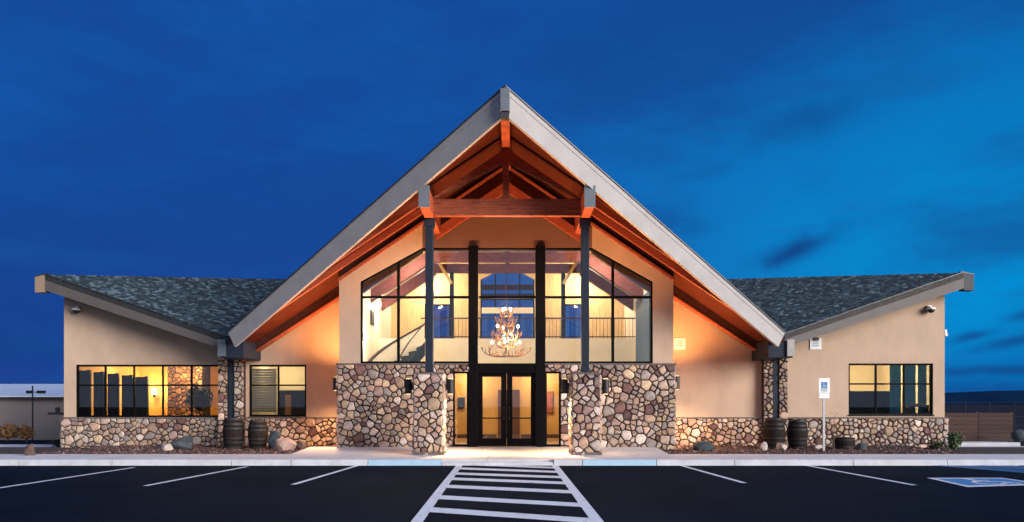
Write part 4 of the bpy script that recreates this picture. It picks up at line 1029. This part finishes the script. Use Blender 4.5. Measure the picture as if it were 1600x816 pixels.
# ------------------------------------------------------------------ sconces on the stone
def make_sconce():
    t = thing('wall_sconce', (0, 0, 0), '', 'wall lamp', 'black up-and-down sconces on the stonework')
    mb = MB(); mb.box(.0, .06, -.05, .05, -.1, .1); mb.build('bracket', 'blackmetal', t)
    mb = MB(); n = 20
    mb.lathe([(.085, -.21), (.095, -.21), (.095, .21), (.085, .21), (.085, .19), (.08, .19)][1:4], (.155, 0, 0), n); mb.build('housing', 'blackmetal', t, smooth=False)
    for s_ in (-1, 1): mb = MB(); mb.lathe([(.075, s_ * .213), (.075, s_ * .2125)] if s_ < 0 else [(.075, .2115), (.075, .213)], (.155, 0, 0), n); mb.build('lens', 'lens', t)
    return t
sc0 = make_sconce(); first = True
zs_ = Z(604, PYF + .42)
pL0, pL1, pR0, pR1 = X(645, PYF), X(692.5, PYF), X(893.5, PYF), X(939, PYF); pm = (PYF + PYB) / 2
for (x_, y_, z_, rz, lab, eu, ed) in (
    (pL0 - .02, pm, zs_, math.pi, 'black sconce on the outer side of the left entrance pier', 700, 50),
    (pL1 + .02, pm, zs_, 0, 'black sconce on the inner side of the left entrance pier, next to the door', 1000, 460),
    (pR0 - .02, pm, zs_, math.pi, 'black sconce on the inner side of the right entrance pier, next to the door', 1000, 460),
    (pR1 + .02, pm, zs_, 0, 'black sconce on the outer side of the right entrance pier', 700, 50),
    (bx0 - .07, 25.2, Z(600, 25.2), math.pi, 'black sconce on the left flank of the stone bay lighting the stucco', 760, 420),
    (bx1 + .07, 25.2, Z(598, 25.2), 0, 'black sconce on the right flank of the stone bay lighting the stucco', 760, 420)):
    s = sc0 if first else copy_tree(sc0)
    s.location = (x_, y_, z_); s.rotation_euler = (0, 0, rz); s['label'] = lab; first = False
    dx = .155 if rz == 0 else -.155
    for up, e in ((1, eu), (-1, ed)):
        l = lamp('sconce_light', 'SPOT', (x_ + dx, y_, z_ + up * .225), e, (1, .46, .175) if up > 0 else (1, .56, .27), None, spot_size=R(158 if abs(x_) > 4 else 124), spot_blend=.75, shadow_soft_size=.06)
        l.rotation_euler = (math.pi if up > 0 else 0, 0, 0)

# ------------------------------------------------------------------ security cameras, small signs, side lamp
def seccam(px, py, sx, lab):
    y_ = YW; t = thing('security_camera', (X(px, y_), y_, Z(py, y_)), lab, 'camera', 'white security cameras high on the wings')
    c = Vector((X(px, y_), y_, Z(py, y_)))
    mb = MB(); mb.lathe([(.06, .05), (.06, .09)], c + Vector((0, -.13, 0)), 12); mb.box(c.x - .05, c.x + .05, c.y - .10, c.y - .002, c.z + .05, c.z + .13); mb.build('mount', 'white', t)
    mb = MB(); mb.lathe([(.13, -.02), (.14, .0), (.12, .05)], c + Vector((sx, -.16, 0)), 16); mb.build('camera_cover', 'white', t, smooth=True)
    mb = MB(); mb.lathe([(.02, -.13), (.075, -.11), (.11, -.06), (.115, -.021)], c + Vector((sx, -.16, 0)), 16); mb.build('dome', 'darkpanel', t, smooth=True)
seccam(123, 485, 0, 'white dome security camera below the roof end of the left wing'); seccam(1450, 484, .02, 'white dome security camera below the roof end of the right wing')
def placard(px, py, Y_, lab, notch=False):
    s = .19; t = thing('wall_placard', (X(px, Y_), Y_, Z(py, Y_)), lab, 'sign', 'white placards on the right of the building'); x_, z_ = X(px, Y_), Z(py, Y_)
    mb = MB(); mb.box(x_ - s, x_ + s, Y_ - .03, Y_ - .003, z_ - s, z_ + s); mb.build('panel', 'signwhite', t, bevel=.006)
    mb = MB()
    for i in range(3):
        w_ = (.10, .085, .10)[i]; mb.box(x_ - w_, x_ + w_, Y_ - .034, Y_ - .0305, z_ + .07 - i * .07, z_ + .105 - i * .07)
    mb.box(x_ - .10, x_ - .075, Y_ - .034, Y_ - .0305, z_ - .1, z_ - .072); mb.box(x_ + .02, x_ + .045, Y_ - .034, Y_ - .0305, z_ - .1, z_ - .072)
    mb.build('grey_print', 'signgrey', t)
    if notch: mb = MB(); mb.box(x_ - .05, x_ + .08, Y_ - .10, Y_ - .036, z_ + .12, z_ + .21); mb.build('shade_lamp', 'blackmetal', t)
placard(1062, 537.5, YW, 'white square placard beside the stone bay, in the orange glow'); placard(1274, 537.5, YW, 'white square placard on the right wing under the roof edge', True)
t = thing('side_lamp', (WX1, 27, Z(520, 27)), 'small lamp bracket on the far right side wall', 'wall lamp'); z_ = Z(520, 27)
mb = MB(); mb.box(WX1 + .0, WX1 + .14, 26.9, 27.0, z_ + .03, z_ + .08); mb.build('arm', 'galv', t); mb = MB(); mb.lathe([(.10, -.12), (.06, .1)], (WX1 + .2, 26.95, z_), 10); mb.build('shade', 'galv', t)
t = thing('hose_bracket', (WX0, 27, Z(646, 27)), 'dark bracket with a short upright on the left side wall', 'bracket'); z_ = Z(646, 27)
mb = MB(); mb.box(WX0 - .75, WX0 - .05, 26.95, 27.05, z_ - .05, z_ + .03); mb.build('shelf', 'blackmetal', t); mb = MB(); mb.box(WX0 - .5, WX0 - .38, 26.96, 27.04, z_ + .032, z_ + .2); mb.build('upright', 'blackmetal', t)

# accessible parking sign
Ys = 23.6; sx = X(1287.5, Ys)
t = thing('parking_sign', (sx, Ys, ZW), 'white accessible parking sign with blue wheelchair symbol on a thin steel post', 'sign')
mb = MB(); mb.box(sx - .03, sx + .03, Ys, Ys + .04, ZW - .1, Z(592, Ys) + .01); mb.build('post', 'galv', t)
mb = MB(); mb.box(sx - .165, sx + .165, Ys - .02, Ys - .002, Z(614, Ys), Z(591, Ys)); mb.build('panel', 'signwhite', t, bevel=.006)
mb = MB(); mb.box(sx - .155, sx + .155, Ys - .02, Ys - .002, Z(622.5, Ys), Z(614.6, Ys)); mb.build('lower_plate', 'signwhite', t, bevel=.006)
zc = Z(602, Ys); mb = MB(); mb.box(sx - .085, sx + .085, Ys - .024, Ys - .0205, zc - .09, zc + .09); mb.build('blue_square', 'signblue', t)
mb = MB(); yy = Ys - .0275
def sg(p, q, w=.012): mb.bar((sx + p[0], yy, zc + p[1]), (sx + q[0], yy, zc + q[1]), w, .004, up=(0, 1, 0))
for p, q in (((-.015, .035), (-.01, -.01)), ((-.01, -.01), (.03, -.012)), ((.03, -.012), (.045, -.05)), ((.045, -.05), (.06, -.045)), ((-.02, .0), (-.04, -.02)), ((-.04, -.02), (-.04, -.045)), ((-.04, -.045), (-.015, -.065)), ((-.015, -.065), (.02, -.05))): sg(p, q)
mb.ball((sx - .016, yy, zc + .06), .013, 8, sq=(1, .2, 1)); mb.build('wheelchair_symbol', 'signwhite', t)
mb = MB()
for i, w_ in enumerate((.11, .09)): mb.box(sx - w_, sx + w_, Ys - .023, Ys - .0205, Z(608.3 + i * 2.8, Ys) - .012, Z(608.3 + i * 2.8, Ys) + .012)
mb.build('green_print', 'signgreen', t)

# ------------------------------------------------------------------ barrels
def make_barrel():
    t = thing('wine_barrel', (0, 0, 0), '', 'barrel', 'dark oak barrels beside the valley pilasters')
    n = 22; prof = [(.245, 0), (.285, .18), (.305, .36), (.31, .45), (.305, .54), (.285, .72), (.245, .90)]
    for k in range(n):
        a0_, a1_ = 2 * math.pi * k / n + .012, 2 * math.pi * (k + 1) / n - .012; vs = []
        for r, z in prof: vs += [(r * math.cos(a0_), r * math.sin(a0_), z), (r * math.cos(a1_), r * math.sin(a1_), z)]
        for r, z in reversed(prof): pass
        fs = [(2 * i, 2 * i + 1, 2 * i + 3, 2 * i + 2) for i in range(len(prof) - 1)]
        mb = MB(); mb.add(vs, fs); mb.build('stave', 'barrel', t)
    mb = MB(); mb.lathe([(.235, .02), (.27, .2), (.295, .45), (.27, .7), (.235, .86)], n=22); mb.build('barrel_body', 'barrel', t)
    for z0, z1, r0, r1 in ((.01, .06, .252, .263), (.16, .205, .287, .294), (.29, .33, .303, .307), (.57, .61, .307, .303), (.695, .74, .294, .287), (.84, .89, .263, .252)):
        mb = MB(); mb.lathe([(r0, z0), (r1, z1)], n=26); mb.build('hoop', 'iron', t, smooth=False)
    return t
b0 = make_barrel(); fb = True
for px, Y_, sc, lab in ((365, 24.9, 1.06, 'dark barrel under the left downspout, left of its pair'), (403, 24.9, .98, 'dark barrel standing right of the left downspout'),
                        (1210, 24.9, 1.06, 'dark barrel under the right downspout'), (1246, 24.9, 1.0, 'dark barrel standing right of the right downspout')):
    s = b0 if fb else copy_tree(b0); fb = False
    s.location = (X(px, Y_), Y_, ZW + .03); s.scale = (sc, sc, sc); s.rotation_euler = (0, 0, px * .7); s['label'] = lab
# half barrel planter
t = thing('barrel_planter', (X(1318, 24.6), 24.6, ZW + .02), 'low dark half-barrel planter between the sign and the right wing window', 'planter')
px_ = Vector((X(1318, 24.6), 24.6, ZW + .02)); mb = MB(); mb.lathe([(.26, 0), (.31, .2), (.33, .36), (.30, .36), (.29, .30)], px_, 22); mb.build('tub', 'barrel', t)
for z0, r in ((.06, .283), (.28, .328)): mb = MB(); mb.lathe([(r, z0), (r + .006, z0 + .045)], px_, 22); mb.build('hoop', 'iron', t)
mb = MB(); mb.lathe([(.285, .30), (.2, .33), (.05, .34)], px_, 16); mb.build('soil', 'soil', t)

# ------------------------------------------------------------------ boulders
def boulder(px, py, w_, h_, Y_, m, lab, seed=1):
    r = random.Random(seed); bm = bmesh.new(); bmesh.ops.create_icosphere(bm, subdivisions=3, radius=1)
    cuts_ = [(Vector((r.gauss(0, 1), r.gauss(0, 1), r.gauss(0, .8))).normalized(), r.uniform(.52, .88)) for _ in range(14)]
    for v in bm.verts:
        for n_, d in cuts_:
            k = v.co.dot(n_)
            if k > d: v.co -= n_ * (k - d) * .9
        v.co *= 1 + r.uniform(-.02, .02)
        v.co.x *= w_ / 2; v.co.y *= w_ * .42; v.co.z = v.co.z * h_ * .6 + h_ * .38
    me = bpy.data.meshes.new('boulder'); bm.to_mesh(me); bm.free(); me.materials.append(M[m])
    o = bpy.data.objects.new('boulder', me); COL.objects.link(o); o.location = (X(px, Y_), Y_, ZW - .0); o.rotation_euler = (0, 0, 0)
    return tag(o, lab, 'boulder', 'boulders along the gravel beds')
k_ = 24.0 / F
boulder(1100, 0, 34 * k_, 17 * k_, 24.0, 'rock', 'dark grey boulder by the right wainscot, near the lit bay', 1)
boulder(446, 0, 34 * k_, 27 * k_, 23.9, 'rock2', 'pink slanted boulder in front of the left wainscot', 22)
boulder(430, 0, 26 * k_, 33 * k_, 24.7, 'rock', 'grey boulder behind the pink one, by the left wainscot', 3)
boulder(468, 0, 26 * k_, 16 * k_, 24.4, 'rock3', 'low brown boulder right of the pink one', 13)
boulder(284, 0, 44 * k_, 26 * k_, 24.4, 'rock', 'broad blue-grey boulder under the left wing window', 4)
boulder(262, 0, 22 * k_, 15 * k_, 24.0, 'rock4', 'small pale boulder left of the broad blue-grey one', 5)
boulder(45, 0, 24 * k_, 19 * k_, 21.9, 'rock3', 'rusty brown boulder at the far left corner of the walk', 6)
boulder(1193, 0, 16 * k_, 15 * k_, 24.0, 'rock4', 'pale rounded stone at the foot of the right downspout barrel, left one', 7)
boulder(1221, 0, 19 * k_, 15 * k_, 24.0, 'rock4', 'pale rounded stone at the foot of the right downspout barrel, right one', 8)
boulder(1278, 0, 18 * k_, 11 * k_, 24.6, 'rock4', 'small pale stone left of the parking sign post', 9)
boulder(1592, 0, 26 * .025, 18 * .025, 31, 'rock', 'dark boulder at the far right edge beyond the board fence', 10)
boulder(1345, 0, 24 * k_, 12 * k_, 24.6, 'rock', 'dark low rock right of the half-barrel planter', 11)

# ------------------------------------------------------------------ plants
def leafy(name, px, Y_, w_, h_, n, m, lab, cat='shrub', stems=6, leaf=.05, up=.4, z0=None):
    x_ = X(px, Y_); zz = ZW if z0 is None else z0; t = thing(name, (x_, Y_, zz), lab, cat)
    mb = MB(); tips = []
    for k in range(stems):
        a = rnd.uniform(0, 6.28); q = Vector((x_ + math.cos(a) * w_ * .33 * rnd.random(), Y_ + math.sin(a) * w_ * .3 * rnd.random(), zz + h_ * rnd.uniform(.6, .98)))
        b = Vector((x_ + rnd.uniform(-.04, .04), Y_, zz)); mb.tube([b, b.lerp(q, .5) + Vector((rnd.uniform(-.03, .03), 0, 0)), q], [.012, .008, .003], 5); tips.append((b, q))
    mb.build('stem', 'bark', t)
    mb = MB()
    for _ in range(n):
        b, q = rnd.choice(tips); c = b.lerp(q, rnd.uniform(up, 1.0)) + Vector((rnd.gauss(0, w_ * .16), rnd.gauss(0, w_ * .16), rnd.gauss(0, h_ * .06))); c.z = max(c.z, zz + .02)
        u = Vector((rnd.gauss(0, 1), rnd.gauss(0, 1), rnd.gauss(0, 1))).normalized() * leaf * rnd.uniform(.6, 1.2); v = u.cross(Vector((rnd.gauss(0, 1), rnd.gauss(0, 1), rnd.gauss(0, 1)))).normalized() * leaf * .45
        mb.add([c - u, c + v, c + u, c - v], [(0, 1, 2, 3)])
    mb.build('foliage', m, t, kind='stuff'); return t
leafy('shrub', 1490, 25.0, .48, .58, 650, 'leaf', 'green leafy shrub at the right end of the stone wainscot', up=.15)
leafy('shrub', 1463, 24.6, .6, .26, 400, 'leafdark', 'low dark shrub under the right wing window corner', up=.1)
leafy('grass_clump', 12, 33, 1.1, .75, 420, 'leafgold', 'tawny ornamental grass clump at the left edge of the photo, left one', leaf=.11, cat='grass clump', z0=-.25)
leafy('grass_clump', 41, 32.5, .6, .72, 320, 'leafgold', 'tawny ornamental grass clump beside the thin lamp pole', leaf=.10, cat='grass clump', z0=-.25)
leafy('sapling', 1303, 23.9, .34, 1.25, 26, 'leafgold', 'thin nearly bare sapling right of the parking sign', cat='sapling', stems=3, leaf=.035)
leafy('shrub', 92, 28.0, .6, .3, 260, 'leafdark', 'low dark shrub at the left corner of the building', up=.1, z0=-.2)

# ------------------------------------------------------------------ beyond: shed, lamp pole, fences, hills
t = thing('storage_shed', (-26, 36, -.28), 'long low tan shed with pale metal roof behind the left wing', 'shed')
x0, x1 = X(-260, 36), X(150, 36)
mb = MB(); mb.box(x0, x1, 36, 44, -.3, Z(619, 36)); mb.build('wall', 'tanwall', t)
n = 18
for i in range(n):
    a = x0 - .3 + (x1 - x0 + .6) * i / n; b = x0 - .3 + (x1 - x0 + .6) * (i + 1) / n
    mb = MB(); ze, zr_ = Z(618.5, 35.7), Z(600, 44); mb.prism([(a + .01, 35.7, ze), (a + .01, 44.2, zr_), (a + .01, 44.2, zr_ - .06), (a + .01, 35.7, ze - .06)], (b - a - .02, 0, 0)); mb.build('roof_panel', 'paleroof', t)
g = MB(); g.box(X(-200, 28), X(98, 28), 27.0, 30.0, -.34, -.2); struct(g.build('side_path', 'conc'))
t = thing('lamp_pole', (X(51, 34), 34, -.28), 'thin grey lamp pole with two small heads in front of the tan shed', 'lamp post')
px_ = X(51, 34); mb = MB(); mb.tube([(px_, 34, -.28), (px_, 34, Z(603, 34))], .028, 8); mb.build('pole', 'steel', t)
for a, b in ((42, 50), (59, 70)):
    mb = MB(); mb.box(X(a, 34), X(b, 34), 33.93, 34.07, Z(615, 34), Z(610.5, 34)); mb.build('lamp_head', 'blackmetal', t)
mb = MB(); mb.box(X(50, 34), X(60, 34), 33.98, 34.02, Z(613.5, 34), Z(612.3, 34)); mb.build('arm', 'steel', t)
# board fence on the right
Yf = 32.0; fx0, fx1 = X(1474, Yf), X(1583, Yf); t = thing('board_fence', ((fx0 + fx1) / 2, Yf, -.28), 'reddish brown board fence beyond the right wing', 'fence')
nb_ = 7; z0, z1 = Z(689.5, Yf), Z(645, Yf)
for i in range(nb_):
    a = z0 + (z1 - z0) * i / nb_; b = z0 + (z1 - z0) * (i + 1) / nb_
    for (u0, u1) in ((fx0, (fx0 + fx1) / 2 - .01), ((fx0 + fx1) / 2 + .01, fx1)):
        mb = MB(); mb.box(u0, u1, Yf + rnd.uniform(-.01, .01), Yf + .03, a + .006, b - .006); mb.build('board', 'fencewood', t)
for x_ in (fx0 + .05, (fx0 + fx1) / 2, fx1 - .05): mb = MB(); mb.box(x_ - .05, x_ + .05, Yf + .035, Yf + .13, -.3, z1 + .03); mb.build('fence_post', 'fencewood', t)
g = MB(); g.box(X(1478, 31), X(1584, 31), 30.6, 31.5, -.34, -.16); struct(g.build('fence_kerb', 'kerb'))
g = MB(); g.box(X(1500, 24), 26, 22.2, 27.5, -.3, ZW - .04); struct(g.build('side_walk', 'conc'))
# wire fence
Yc = 46.0; t = thing('wire_fence', (X(1560, Yc), Yc, -.3), 'thin wire fence with slim posts against the far hills on the right', 'fence')
zt = Z(628.5, Yc)
for i in range(9): x_ = X(1470 + i * 38, Yc); mb = MB(); mb.tube([(x_, Yc, -.3), (x_, Yc, zt)], .03, 6); mb.build('post', 'steel', t)
for z_ in (zt, .6, .1): mb = MB(); mb.tube([(X(1465, Yc), Yc, z_ - .01), (X(1780, Yc), Yc, z_ - .01)], .014, 5); mb.build('wire', 'steel', t)
# far hills
def hills(name, Y_, prof, m):
    mb = MB(); vs = []; fs = []; n = len(prof)
    for (px, py) in prof:
        x_, z_ = X(px, Y_), Z(py, Y_); vs += [(x_ * .985, Y_ - 260, -6), (x_, Y_, z_ ), (x_ * 1.02, Y_ + 420, -6)]
    for i in range(n - 1):
        fs += [(3 * i, 3 * i + 3, 3 * i + 4, 3 * i + 1), (3 * i + 1, 3 * i + 4, 3 * i + 5, 3 * i + 2)]
    mb.add(vs, fs); return struct(mb.build(name, m, smooth=True))
pr = []
for i in range(0, 161):
    px = -2400 + i * 40; pr.append((px, 621 - 7 * math.sin(px * .0043 + 1) - 4 * math.sin(px * .013) + rnd.uniform(-1, 1)))
hills('hills', 3200, pr, 'hill')
